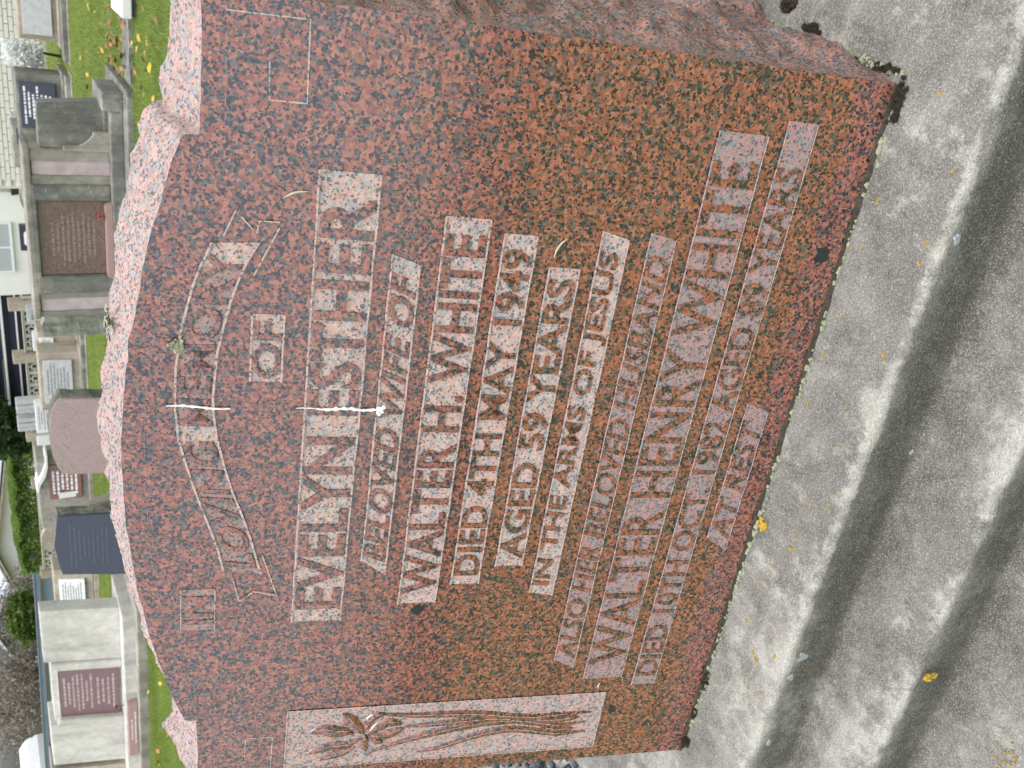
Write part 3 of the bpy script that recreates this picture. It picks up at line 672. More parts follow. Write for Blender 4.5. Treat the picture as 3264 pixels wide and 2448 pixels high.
M['pinkg_l'] = granite2('pale_pink_granite', dict(black=(.2, .14, .13), dgrey=(.36, .24, .22), grey=(.45, .33, .3), f0=(.40, .20, .17), f1=(.50, .29, .25), f2=(.58, .38, .34)), 1.1)
M['lichen_c'] = concrete('lichen_stone_side', (.05, .05, .045), (.13, .13, .10), (.30, .31, .24), stain=(.025, .026, .025), stain_amt=.9, speck=.3, scale=1.6, lich=1)
M['flower_red'] = plain('red_petals', (.50, .05, .03), (.7, .16, .10), .7, 60)
M['flower_dark'] = plain('dark_red_petals', (.20, .015, .02), (.34, .04, .05), .7, 80)
M['flower_yellow'] = plain('yellow_petals', (.80, .62, .03), (.86, .72, .10), .7, 60)
M['stem'] = plain('green_stem', (.05, .12, .03), (.08, .17, .05), .7, 40)
def flower(name, loc, r, mat, label, petals=16):
    root = empty(name, loc, label, 'flower'); bm = bmesh.new()
    for k in range(petals):
        a = k*2.399; e = .25+1.1*(1-k/petals); rr = r*(.35+.65*k/petals)
        ca, sa = math.cos(a), math.sin(a); d = Vector((ca*math.cos(e), sa*math.cos(e), math.sin(e))); t = Vector((-sa, ca, 0)); b0 = Vector((0, 0, r*.5))
        vs = [b0, b0+d*rr*.5+t*rr*.34, b0+d*rr+t*rr*.16, b0+d*rr-t*rr*.16, b0+d*rr*.5-t*rr*.34]
        bm.faces.new([bm.verts.new(v) for v in vs])
    from_bm('petals', bm, mat, root); tube('stem', [(0, 0, -r*1.0), (0, 0, r*.5)], [r*.08]*2, M['stem'], root, 5)
    bm = bmesh.new()
    for k in range(4):
        a = k*1.57+.4; d = Vector((math.cos(a), math.sin(a), -.1)); t = Vector((-d.y, d.x, 0))
        bm.faces.new([bm.verts.new(v*r) for v in (Vector((0, 0, -.2)), d*.6+t*.22, d*1.1, d*.6-t*.22)])
    from_bm('leaf', bm, M['stem'], root)
    return root

# --- near row -----------------------------------------------------------------
slab = Mon('grave_kerb', 'long low dark concrete kerb with yellow lichen edges under the brown granite memorial', -2.1, 7.3, 'grave kerb')
slab.box('kerb_slab', -3.35, -1.04, 7.30, 8.45, G, -.385, M['conc_dark'], .012)
slab.box('upper_step', -3.28, -1.24, 7.50, 8.40, -.385, -.285, M['conc_dark'], .01)
slab.box('corner_block', -1.24, -1.09, 7.48, 8.05, -.385, -.225, M['conc_dark'], .01)
st = Mon('stele', 'plain dark mottled concrete stele with a flat top beside the curved bracket', -1.4, 7.75, 'headstone', z=-.285)
st.prism('shaft', [(-1.20, -.285), (-1.24, .23), (-1.59, .235), (-1.62, -.285)], 7.68, 7.85, M['conc_dark'])
st.box('footing', -1.66, -1.26, 7.66, 7.90, -.285, -.255, M['conc_dark'])
C2 = Mon('wall_memorial', 'broad concrete memorial wall with pink marble strips round a brown granite tablet', -2.3, 7.8, z=-.285)
C2.prism('curved_bracket', [(-1.60, -.285), (-1.44, -.285), (-1.44, -.17), (-1.47, -.165), (-1.51, -.135), (-1.545, -.09), (-1.56, -.06), (-1.565, .06), (-1.60, .06)], 7.60, 7.66, M['conc_mid'], .003)
C2.box('back_wall', -3.07, -1.60, 7.66, 7.95, -.285, .36, M['conc_mid'], .012)
for x0, x1 in ((-1.81, -1.69), (-3.02, -2.90)): C2.box('marble_strip', x0, x1, 7.645, 7.67, -.285, .30, M['marble_pink'], .003)
for x0, x1 in ((-1.69, -1.605), (-1.885, -1.81), (-2.90, -2.84), (-3.065, -3.02)): C2.box('pier', x0, x1, 7.63, 7.70, -.285, .31, M['conc_mid'], .005)
for x0, x1 in ((-2.02, -1.885), (-2.84, -2.68)): C2.prism('splayed_reveal', [(x0, -.285), (x1, -.285), (x1, .30), (x0, .30)], 7.60, 7.66, M['conc_dark'], .01)
C2.box('capstone', -3.08, -1.59, 7.62, 7.98, .31, .362, M['conc_mid'], .012)
C2.box('lintel', -2.84, -1.885, 7.60, 7.66, .285, .312, M['conc_dark'], .006)
tb = C2.box('granite_tablet', -2.675, -2.025, 7.625, 7.66, -.225, .283, M['brown'], .004)
C2.lines(tb, -2.62, -2.08, -.16, .20, 7.6235, 9, M['lettering_dim'], .42)
lg = C2.prism('granite_ledge', [(-2.70, -.285), (-2.02, -.285), (-2.04, -.228), (-2.68, -.228)], 7.52, 7.655, M['pinkg_l'], .006)
flower('cut_flower', (-2.14, 7.56, -.215), .045, M['flower_red'], 'small faded red flower on the ledge of the brown granite memorial')
for x, y, h, lb, mt in ((-2.25, 8.6, .40, 'low lichened urn behind the brown granite memorial, its right one', 'conc_mid'), (-2.72, 8.7, .42, 'low pale urn behind the brown granite memorial, its left one', 'plaque_grey')):
    u = Mon('stone_urn', lb, x, y, 'urn', z=-.40); prof_ = [(0, .11), (.10, .11), (.13, .05), (.30, .06), (.50, .12), (.70, .13), (.74, .10)]
    adopt(u.r, tube('bowl', [(x, y, -.40+p[0]) for p in prof_], [p[1]*.6 for p in prof_], M[mt], None, 16)); u.box('foot', x-.12, x+.12, y-.12, y+.12, G, -.395, M[mt])
lr = Mon('lichen_headstone', 'rough stone slab crusted with pale lichen beside the brown granite memorial', -3.5, 8.5, 'headstone')
def rough_slab(mon, nm, pts, y0, y1, mat, amp=.012):
    o = prism(nm, resample(pts+[pts[0]], .05)[:-1], y0, y1, mat, None, 0)
    bm = bmesh.new(); bm.from_mesh(o.data); bmesh.ops.triangulate(bm, faces=bm.faces[:]); bmesh.ops.subdivide_edges(bm, edges=bm.edges[:], cuts=1)
    bm.normal_update()
    for v in bm.verts: v.co += v.normal*amp*noise.fractal(v.co*9, 1, 2, 4)
    bm.to_mesh(o.data); bm.free(); return adopt(mon.r, o)
rough_slab(lr, 'slab', [(-3.36, G), (-3.38, .25), (-3.45, .275), (-3.56, .255), (-3.58, G)], 8.30, 8.60, M['lichen_rock'])
pk = Mon('pink_headstone', 'pink granite headstone with rounded top and lichen spots', -4.5, 8.0, 'headstone')
arch = [(-4.95, -.36)]+[(-4.52-.43*math.cos(a), .17+.125*math.sin(a)) for a in [math.pi*i/20 for i in range(21)]]+[(-4.09, -.36)]
pk.prism('tablet', arch, 7.90, 7.93, M['pinkg'], .004)
rough_slab(pk, 'lichen_edge', [(x, z) for x, z in arch], 7.93, 8.10, M['lichen_c'], .014)
bm = bmesh.new()
for _ in range(46):
    px_, pz_ = random.uniform(-4.9, -4.13), random.choice([random.uniform(-.2, .2), random.uniform(.12, .26)]); r = random.uniform(.006, .022)
    if ((px_+4.52)/.41)**2+(max(0, pz_-.17)/.11)**2 > 1: continue
    bm.faces.new([bm.verts.new((px_+r*math.cos(a)*random.uniform(.6, 1.2), 7.8975-random.random()*.001, pz_+r*math.sin(a)*random.uniform(.6, 1.2))) for a in [6.283*i/9 for i in range(9)]])
o = adopt(pk.r, from_bm('lichen_patches', bm, M['lichen_green'])); o['kind'] = 'stuff'
pk.box('concrete_base', -5.05, -4.0, 7.75, 8.25, G, -.355, M['conc_mid'], .012)
cp = Mon('concrete_marker', 'plain leaning concrete marker between the pink and the dark blue headstone', -5.65, 8.5, 'headstone')
cp.prism('slab', [(-5.50, G), (-5.66, .17), (-5.86, .17), (-5.90, G)], 8.35, 8.48, M['conc_mid']); cp.box('footing', -5.95, -5.45, 8.3, 8.6, G, -.40, M['conc_mid'])
nv = Mon('blue_headstone', 'dark blue granite headstone with a low peaked top and rough lichened side', -5.6, 7.7, 'headstone')
pts = [(-6.02, -.36), (-5.99, .29), (-5.64, .345), (-5.27, .30), (-5.24, -.36)]
tb = nv.prism('tablet', pts, 7.60, 7.63, M['navy'], .003); nv.lines(tb, -5.92, -5.35, -.15, .22, 7.5985, 9, M['lettering_faint'], .34)
rough_slab(nv, 'rock_edge', pts, 7.63, 7.78, M['lichen_c'], .018); nv.box('concrete_base', -6.15, -5.1, 7.5, 7.9, G, -.355, M['conc_mid'], .012)
mm = Mon('maroon_memorial', 'tall pale concrete memorial with a maroon granite tablet and sloping pink insert', -7.6, 7.8)
mm.box('right_pier', -7.19, -6.48, 7.66, 7.84, -.22, .53, M['conc_light'], .014); mm.box('left_pier', -8.75, -8.12, 7.66, 8.05, -.22, .52, M['conc_light'], .014)
mm.box('back_wall', -8.12, -7.19, 7.72, 8.05, -.22, .47, M['conc_light'], .01)
mm.prism('splayed_reveal', [(-7.30, -.22), (-7.19, -.22), (-7.19, .455), (-7.30, .42)], 7.63, 7.72, M['conc_light'], .01); mm.prism('splayed_reveal', [(-8.12, -.22), (-8.03, -.22), (-8.03, .42), (-8.12, .455)], 7.63, 7.72, M['conc_light'], .01)
tb = mm.box('granite_tablet', -8.025, -7.305, 7.69, 7.73, -.185, .405, M['maroon'], .004); mm.box('tablet_rim', -8.03, -7.30, 7.685, 7.715, .405, .418, M['conc_light'], .003)
mm.lines(tb, -7.98, -7.36, .07, .375, 7.6885, 7, M['lettering_rose'], .5); mm.lines(tb, -7.95, -7.40, -.155, .05, 7.6885, 4, M['lettering_rose'], .4)
mm.box('upper_step', -8.9, -6.45, 7.45, 8.2, -.37, -.215, M['conc_light'], .012); mm.box('lower_step', -9.1, -6.25, 7.30, 8.3, G, -.335, M['conc_mid'], .014)
ins = mm.prism('sloping_insert', [(-8.45, -.335), (-7.62, -.335), (-7.62, -.23), (-8.45, -.23)], 7.40, 7.46, M['pinkg_l'], .01); mm.lines(ins, -8.3, -7.75, -.32, -.25, 7.3985, 2, M['lettering_white'], .4)
flower('cut_rose', (-7.78, 7.55, -.17), .05, M['flower_dark'], 'dark red rose standing at the foot of the maroon tablet', 22)
nx2 = Mon('concrete_memorial', 'pale tan concrete memorial left of the maroon one, at the edge of view', -9.2, 7.8)
nx2.box('back_wall', -9.9, -8.80, 7.62, 8.0, -.25, .55, M['conc_tan'], .014); nx2.box('plinth', -10.1, -9.12, 7.35, 8.2, G, -.26, M['conc_tan'], .014)
mm.lean(.25, -.215); nv.lean(.25, -.35); pk.lean(.20, -.35); nx2.lean(.25, -.26)
# leaf-filled edging and the white marker at the right end of the row
ed = Mon('grave_edging', 'crumbled low concrete edging half buried in leaves beside the dark kerb', -.7, 7.4, 'grave kerb')
o = rough_slab(ed, 'edging_strip', [(-.98, G), (-.98, -.41), (-.30, -.40), (-.30, G)], 7.25, 7.62, M['conc_dark'], .02)
wm = Mon('white_marker', 'flat white sloping marker on a black base at the edge of the lawn', -.3, 7.3, 'grave marker')
wm.box('black_base', -.45, .2, 7.05, 7.6, G, -.40, M['navy'], .01)
wm.prism('white_top', [(-.46, -.398), (.2, -.398), (.2, -.33), (-.46, -.33)], 7.02, 7.55, M['marble_white'], .006)

# --- second row -----------------------------------------------------------------
for a, b, lb in ((-1.62, -.2, 'grey kerb strip in front of the blank grey tablet, second row'), (-3.9, -1.78, 'grey kerb strip in front of the dark blue lettered tablet, second row'), (-6.9, -5.0, 'grey kerb strip before the two white lettered tablets, second row'), (-8.8, -7.0, 'grey kerb strip before the red tablet with white carving, second row'), (-11.0, -9.0, 'grey kerb strip before the white tablet on tan concrete, second row')):
    kb = Mon('grave_kerb', lb, (a+b)/2, 11.85, 'grave kerb'); kb.box('kerb', a, b, 11.75, 11.92, G, -.37, M['conc_dark'], .01); kb.box('footing', a-.03, b+.03, 11.68, 11.97, G, -.425, M['conc_mid'], .008)
def desk(name, label, xr, xl, ztop, y, mat, pl, plmat, rows=0, lmat=None, wing=0, deep=.4, lead=None):
    """concrete block with a tablet let into its front"""
    m = Mon(name, label, (xr+xl)/2, y)
    m.box('block', xl, xr, y, y+deep, G, ztop, M[mat], .014)
    m.box('footing', xl-.06, xr+.06, y-.12, y+deep+.05, G, -.37, M[mat], .01)
    px0, px1, pz0, pz1 = pl; tb = m.box('tablet', px0, px1, y-.022, y+.02, pz0, pz1, M[plmat], .004)
    if rows: m.lines(tb, px0+.03*abs(px1-px0), px1-.03*abs(px1-px0), pz0+.04, pz1-.03, y-.0235, rows, M[lmat], .5)
    m.lean({True: .30, False: .14}[xr < -8], -.36)
    return m
desk('tablet_memorial', 'concrete memorial with a blank pale grey stone tablet, right end of second row', -.55, -1.48, .05, 12.3, 'conc_tan', (-1.42, -.70, -.31, .0), 'plaque_grey')
desk('tablet_memorial', 'concrete memorial with a dark blue tablet of white lettering', -1.88, -2.72, .125, 12.3, 'conc_dark', (-2.54, -1.985, -.30, .095), 'navy', 7, 'lettering_white')
desk('tablet_memorial', 'low concrete memorial with a small plain dark blue tablet', -2.66, -3.22, .185, 12.9, 'conc_mid', (-2.91, -2.70, -.05, .135), 'navy')
desk('tablet_memorial', 'small concrete memorial with a little white lettered tablet', -5.36, -5.72, .11, 12.35, 'conc_tan', (-5.64, -5.45, -.09, .09), 'marble_white', 5, 'lettering_grey')
desk('tablet_memorial', 'wide concrete memorial with a large white-grey lettered tablet', -5.52, -6.42, .135, 12.0, 'conc_tan', (-6.31, -5.63, -.27, .085), 'plaque_grey', 7, 'lettering_grey')
rm = desk('tablet_memorial', 'concrete memorial with a red granite tablet and white carved strip', -7.1, -8.30, .27, 11.8, 'conc_mid', (-7.78, -7.2, -.285, .135), 'red', 6, 'lettering_white')
rm.box('carved_strip', -7.755, -7.66, 11.800, 11.812, -.27, .02, M['marble_white'], .002)
rm.prism('curved_cap', [(-7.0, .13), (-7.2, .135), (-7.35, .17), (-7.5, .25), (-7.6, .272), (-7.6, .30), (-7.46, .29), (-7.3, .21), (-7.15, .165), (-7.0, .16)], 11.79, 12.1, M['marble_white'], .004)
desk('tablet_memorial', 'tan concrete memorial with a white lettered tablet before the blue fence', -9.17, -10.34, .165, 11.85, 'conc_tan', (-9.87, -9.34, -.25, .1), 'marble_white', 8, 'lettering_grey')
desk('tablet_memorial', 'small memorial with a blue-black lettered tablet behind the yellow flowers', -10.85, -11.3, .07, 12.7, 'conc_tan', (-11.17, -10.93, -.16, .05), 'navy', 4, 'lettering_white')
flower('yellow_flowers', (-11.0, 12.35, -.38), .10, M['flower_yellow'], 'bunch of bright yellow flowers beside the tan concrete memorial', 30)
wb = Mon('white_kerb', 'short white concrete kerb block beside the lawn behind the maroon memorial', -8.4, 9.4, 'grave kerb'); wb.box('kerb', -8.75, -8.05, 9.3, 9.5, G, -.30, M['marble_white'], .01); wb.box('footing', -8.8, -8.0, 9.27, 9.54, G, -.42, M['conc_mid'], .006)
for (x, y, w_, h0, h, mt, lb, lt) in ((-7.33, 13.5, .56, -.42, .16, 'marble_white', 'white marble headstone with faint lettering behind the pink one', 7), (-7.78, 13.4, .26, -.42, .17, 'marble_white', 'narrow plain white marble headstone next to the lettered white one', 0), (-5.62, 13.6, .26, -.42, .16, 'plaque_grey', 'small grey headstone showing above the pale lichened slab', 3), (-5.98, 13.4, .30, -.42, .12, 'marble_white', 'small white headstone behind the little white tablet', 3), (-8.62, 13.0, .26, -.42, .06, 'marble_white', 'small blank white headstone right behind the dark blue peaked one', 0), (-6.35, 14.2, .35, -.42, .10, 'navy', 'small dark headstone behind the wide white-grey tablet', 0), (-9.2, 13.3, .40, -.42, .18, 'conc_tan', 'old tan rounded headstone before the blue fence, right one', 0), (-9.75, 13.6, .46, -.42, .22, 'conc_tan', 'old tan rounded headstone before the blue fence, left one', 0), (-3.05, 14.5, .4, -.42, .12, 'plaque_grey', 'grey headstone behind the small plain blue tablet', 2), (-4.0, 14.2, .45, -.42, .10, 'conc_mid', 'mossy headstone behind the brown granite memorial, right one', 0), (-4.7, 14.4, .4, -.42, .13, 'navy', 'slate headstone behind the brown granite memorial, left one', 3), (-12.1, 13.6, .5, -.42, .10, 'conc_tan', 'tan headstone between the fence and the maroon memorial', 0)):
    m = Mon('small_headstone', lb, x, y, 'headstone')
    rnd = 'rounded' in lb or 'mossy' in lb
    top = [(x-w_/2*math.cos(a), h-.12+(.12)*math.sin(a)) for a in [math.pi*i/10 for i in range(11)]] if rnd else [(x-w_/2, h), (x+w_/2, h)]
    t_ = m.prism('slab', [(x-w_/2, h0)]+top+[(x+w_/2, h0)], y, y+.12, M[mt]); m.box('base', x-w_/2-.06, x+w_/2+.06, y-.06, y+.2, G, h0+.04, M['conc_mid'])
    if lt: m.lines(t_, x-w_/2+.03, x+w_/2-.03, -.12, h-.03, y-.0015, lt, M['lettering_grey'] if mt != 'navy' else M['lettering_white'], .4)
for x, y, h, lb in ((-8.25, 13.2, .27, 'short round-topped pale stone column above the concrete of the red tablet'), (-8.0, 13.4, .22, 'thin pale stone column beside the round-topped one')):
    m = Mon('stone_column', lb, x, y, 'column'); r_ = .075
    adopt(m.r, tube('shaft', [(x, y, -.4), (x, y, h-.07), (x, y, h-.03), (x, y, h)], [r_, r_*.8, r_*.6, r_*.1], M['conc_light'], None, 12)); m.box('base', x-.13, x+.13, y-.13, y+.13, G, -.39, M['conc_light'])
for x, lb in ((-8.47, 'pair of grey ribbed stone pillars behind the white marble headstones, right one'), (-8.84, 'pair of grey ribbed stone pillars behind the white marble headstones, left one')):
    m = Mon('ribbed_pillar', lb, x, 16.0, 'pillar')
    for k in range(3): m.box('rib', x-.13+k*.09, x-.05+k*.09, 16.0-(k == 1)*.02, 16.2, -.45, .35, M['plaque_grey'], .012)
    m.box('base', x-.18, x+.18, 15.95, 16.3, G-.2, -.4, M['conc_mid'])

# ------------------------------------------------------------------ street side beyond the graves
M['brick'] = plain('pale_brick', (.74, .73, .66), (.66, .65, .58), .9, 3); M['mortar'] = plain('mortar', (.66, .65, .58), (.60, .59, .52), .95, 30)
M['white_wall'] = plain('white_plaster', (.80, .80, .76), (.74, .74, .70), .9, 2); M['dark_board'] = plain('blue_black_boards', (.018, .020, .036), (.026, .028, .046), .5, 8)
M['white_paint'] = plain('white_paint', (.80, .81, .82), (.72, .73, .74), .6, 10); M['screen'] = plain('screen_block', (.50, .48, .42), (.38, .36, .31), .9, 12)
M['fence_blue'] = plain('blue_grey_steel', (.24, .31, .36), (.20, .26, .31), .55, 1.5); M['fence_rail'] = plain('brown_rail', (.10, .085, .07), (.15, .12, .09), .8, 9); M['fence_post'] = plain('tan_post', (.36, .28, .19), (.26, .20, .13), .9, 9)
M['roof_pale'] = plain('pale_roof', (.62, .68, .72), (.55, .60, .65), .7, 2); M['wall_lilac'] = plain('lilac_grey_wall', (.36, .37, .46), (.31, .32, .40), .9, 2); M['glass'] = plain('window_glass', (.06, .08, .09), (.10, .12, .13), .08, 2, .8)
M['glass_grey'] = plain('frosted_window', (.45, .48, .49), (.38, .41, .43), .35, 2)
def build(name, label, cat, x, y, z): return Mon(name, label, x, y, cat, None, z)
# pale brick wall, brick by brick
bw = build('brick_wall', 'pale yellow brick wall behind the second row of graves', 'wall', -2.8, 18.1, G-.6)
bw.box('mortar_core', -5.0, -.6, 18.015, 18.2, G-.9, .50, M['mortar'], 0)
bm = bmesh.new(); bm_box(bm, -.1125, .1125, -.05, .02, -.034, .034, .004, 1); brick = from_bm('brick', bm, M['brick'], bw.r)
me_b = brick.data; first = True
for r in range(14):
    for k in range(19):
        x = -.72-k*.235-(r % 2)*.1175; z = .46-r*.0775
        if x < -4.9: continue
        o = brick if first else bpy.data.objects.new('brick', me_b)
        if not first: COL.objects.link(o)
        first = False; o.parent = bw.r; o.location = Vector((x, 18.02+random.uniform(-.003, .003), z))-bw.r.location
# white building with grey window and rainwater hopper
wb2 = build('white_building', 'white plastered building with a grey window and dark downpipe', 'building', -7.2, 22, -2.2)
wb2.box('wall', -8.72, -5.3, 22.0, 26, -2.4, 3.0, M['white_wall'], .01)
wn = wb2.box('window', -8.1, -6.99, 21.97, 22.02, .0, .9, M['glass_grey'], .004)
for a in ((-8.14, -8.10, .0, .9), (-6.99, -6.95, .0, .9), (-7.56, -7.52, .0, .9), (-8.14, -6.95, -.05, .0)):
    o = box('window_frame', a[0], a[1], 21.95, 22.0, a[2], a[3], M['white_paint'], None, .004); o.data.transform(Matrix.Translation(-wb2.r.location)); o.parent = wn
wb2.prism('rain_hopper', [(-6.30, -.1), (-6.08, -.1), (-6.12, -.34), (-6.26, -.34)], 21.86, 22.0, M['dark_board'], .01)
adopt(wb2.r, tube('downpipe', [(-6.19, 21.93, -.33), (-6.19, 21.93, -2.3)], [.045, .045], M['dark_board'], None, 10)); adopt(wb2.r, tube('downpipe', [(-6.19, 21.93, -.11), (-6.19, 21.93, 2.9)], [.045, .045], M['white_paint'], None, 10))
wb2.box('corner_trim', -5.3, -4.95, 21.9, 22.2, -2.4, 3.0, M['white_paint'], .01); wb2.box('roof', -8.9, -4.9, 21.8, 26.2, 3.0, 3.1, M['roof_pale'], .01)
# dark garage with white rails
dg = build('dark_garage', 'blue-black boarded garage wall with white rails and sloping white bargeboard', 'garage', -10.3, 22.4, -2.2)
for k in range(13): dg.box('board', -12.8, -8.78, 22.35-(k % 2)*.004, 22.42, -1.9+k*.19, -1.9+k*.19+.182, M['dark_board'], .006)
for z0, z1 in ((.29, .345), (-.005, .03), (-.155, -.11)): dg.box('rail', -12.4, -8.76, 22.28, 22.34, z0, z1, M['white_paint'], .004)
dg.prism('bargeboard', [(-12.4, .42), (-12.4, .50), (-8.7, .95), (-8.7, .80)], 22.30, 22.36, M['white_paint'], .004)
dg.box('body', -12.8, -8.78, 22.43, 26, -2.3, .30, M['dark_board'], .01)
# decorative screen-block wall with piers
sw = build('screen_wall', 'low pale screen-block wall with square pattern openings and plain piers', 'wall', -12, 20, -1.2)
def screen_block():
    bm = bmesh.new(); a = .15
    for q in ((-a, a, a-.035, a), (-a, a, -a, -a+.035), (-a, -a+.035, -a+.035, a-.035), (a-.035, a, -a+.035, a-.035)): bm_box(bm, q[0], q[1], -.05, .05, q[2], q[3], 0)
    for q in ((-.07, .07, .045, .07), (-.07, .07, -.07, -.045), (-.07, -.045, -.045, .045), (.045, .07, -.045, .045), (-.115, -.07, -.015, .015), (.07, .115, -.015, .015), (-.015, .015, .07, .115), (-.015, .015, -.115, -.07)): bm_box(bm, q[0], q[1], -.045, .045, q[2], q[3], 0)
    return from_bm('screen_block', bm, M['screen'], sw.r)
sb = screen_block(); first = True
for r in range(3):
    for k in range(24):
        o = sb if first else bpy.data.objects.new('screen_block', sb.data)
        if not first: COL.objects.link(o)
        first = False; o.parent = sw.r; o.location = Vector((-8.1-k*.302, 20.0, -.19-r*.302))-sw.r.location
for x0, z in ((-8.0, .22), (-9.25, .22), (-10.45, .22), (-11.25, .10), (-12.55, .08), (-15.2, .05)): sw.box('pier', x0-.22, x0, 19.86, 20.14, -1.9, z, M['conc_tan'], .012)
sw.box('coping', -15.3, -8.0, 19.93, 20.07, -.038, -.018, M['screen'], .004); sw.box('plinth_course', -15.3, -7.9, 19.92, 20.08, -1.9, -.95, M['conc_mid'], .01)
# blue-grey steel fence: corrugated sheets, capping, rail and posts
fe = build('steel_fence', 'blue-grey corrugated steel fence with brown rail and tan posts', 'fence', -22, 24, -2.0)
FX = [-16.9, -18.45, -20.05, -21.85, -23.9, -26.1, -28.3, -30.5]
def ftop(x): return .06 + (-(x+17))*.021
for a, b in zip(FX[:-1], FX[1:]):
    V, F = [], []; k = int(abs(b-a)/.019)
    for i in range(k+1):
        x = a+(b-a)*i/k; yy = 24.06+.014*math.sin(2*math.pi*x/.076); V += [(x, yy, -2.2), (x, yy, ftop(x))]
    for i in range(k): F.append((2*i, 2*i+1, 2*i+3, 2*i+2))
    adopt(fe.r, from_np('sheet_panel', V, F, M['fence_blue'], None, True))
    rl = prism('rail', [(a, ftop(a)-.20), (b, ftop(b)-.20), (b, ftop(b)-.15), (a, ftop(a)-.15)], 23.96, 24.03, M['fence_rail'], None, .004); adopt(fe.r, rl)
    cpg = prism('capping', [(a, ftop(a)-.005), (b, ftop(b)-.005), (b, ftop(b)+.02), (a, ftop(a)+.02)], 24.02, 24.10, M['fence_blue'], None, .003); adopt(fe.r, cpg)
for x in FX: fe.box('post', x-.05, x+.05, 23.93, 24.03, -2.2, ftop(x)-.21, M['fence_post'], .006)
# houses
h1 = build('gabled_house', 'lilac-grey house with pale roof and white gable trim behind the blue fence', 'house', -30, 36, -2.75)
h1.prism('wall', [(-34.4, -2.75), (-25.6, -2.75), (-25.6, .22), (-34.4, .22)], 36, 44, M['wall_lilac'], 0)
h1.prism('gable', [(-32.8, .22), (-27.2, .22), (-29.98, 1.34)], 35.9, 36.1, M['wall_lilac'], 0)
h1.prism('bargeboard', [(-26.5, .02), (-26.7, .18), (-30.0, 1.50), (-30.0, 1.33)], 35.7, 35.85, M['fence_rail'], .01); h1.prism('bargeboard', [(-33.5, .02), (-33.3, .18), (-30.0, 1.50), (-30.0, 1.33)], 35.7, 35.85, M['fence_rail'], .01)
bm = bmesh.new()
for a in (((-26.4, .10), (-30.0, 1.55)), ((-30.0, 1.55), (-33.6, .10))):
    bm.faces.new([bm.verts.new(v) for v in ((a[0][0], 35.6, a[0][1]), (a[1][0], 35.6, a[1][1]), (a[1][0], 44.5, a[1][1]), (a[0][0], 44.5, a[0][1]))])
ex = bmesh.ops.extrude_face_region(bm, geom=bm.faces[:])
for v in [g for g in ex['geom'] if isinstance(g, bmesh.types.BMVert)]: v.co.z += .12
bmesh.ops.recalc_face_normals(bm, faces=bm.faces[:]); adopt(h1.r, from_bm('roof', bm, M['roof_pale']))
for x in (-29.9, -32.0):
    wi = h1.box('window', x-.5, x+.5, 35.94, 36.0, -.7, .05, M['glass'], .004)
    for a in ((x-.56, x-.5, -.7, .05), (x+.5, x+.56, -.7, .05), (x-.56, x+.56, .05, .12), (x-.02, x+.02, -.7, .05), (x-.6, x+.6, -.78, -.7)):
        o = box('window_frame', a[0], a[1], 35.9, 35.97, a[2], a[3], M['white_paint'], None, .003); o.data.transform(Matrix.Translation(-h1.r.location)); o.parent = wi
h2 = build('white_house', 'white house with a broad low gable behind the hedge', 'house', -23.5, 35, -2.75)
h2.prism('wall', [(-27.4, -2.75), (-20.5, -2.75), (-20.5, .35), (-25.33, 1.02), (-27.4, .45)], 35.0, 43, M['white_wall'], 0)
h2.prism('bargeboard', [(-27.9, .25), (-27.9, .40), (-25.3, 1.18), (-25.3, 1.02)], 34.6, 34.75, M['conc_tan'], .01); h2.prism('bargeboard', [(-20.0, .25), (-20.0, .40), (-25.3, 1.18), (-25.3, 1.02)], 34.6, 34.75, M['conc_tan'], .01)
bm = bmesh.new()
for a in (((-20.0, .33), (-25.3, 1.12)), ((-25.3, 1.12), (-27.9, .35))):
    bm.faces.new([bm.verts.new(v) for v in ((a[0][0], 34.6, a[0][1]), (a[1][0], 34.6, a[1][1]), (a[1][0], 43.5, a[1][1]), (a[0][0], 43.5, a[0][1]))])
ex = bmesh.ops.extrude_face_region(bm, geom=bm.faces[:])
for v in [g for g in ex['geom'] if isinstance(g, bmesh.types.BMVert)]: v.co.z += .12
bmesh.ops.recalc_face_normals(bm, faces=bm.faces[:]); adopt(h2.r, from_bm('roof', bm, M['roof_pale']))
wi = h2.box('window', -24.6, -23.4, 34.95, 35.02, -.6, .2, M['glass'], .004)
h3 = build('brown_house', 'brown brick house with grey roof far behind the tree', 'house', -19, 44, -2.75)
h3.box('wall', -24, -12, 44, 52, -2.75, .6, M['conc_tan'], 0); h3.prism('roof', [(-24.6, .55), (-11.4, .55), (-13, 2.4), (-23, 2.4)], 43.6, 52, M['fence_rail'], .02); h3.box('gutter', -24.6, -11.4, 43.5, 43.62, .5, .62, M['white_paint'], .01)
cv = build('caravan', 'white caravan with rounded roof beyond the blue fence', 'caravan', -31.30, 27, -2.2)
cv.prism('body', [(-33.50, -1.9), (-30.00, -1.9), (-29.95, .35), (-30.10, .75), (-30.50, 1.0), (-33.20, 1.05), (-33.45, .8), (-33.55, .3)], 27.0, 29, M['marble_white'], .04)
cv.box('window', -31.90, -30.50, 26.97, 27.02, -.35, .25, M['glass'], .02)
for x in (-31.00, -32.40): adopt(cv.r, tube('wheel', [(x, 27.0, -2.0), (x, 27.22, -2.0)], [.3, .3], M['dark_board'], None, 16))

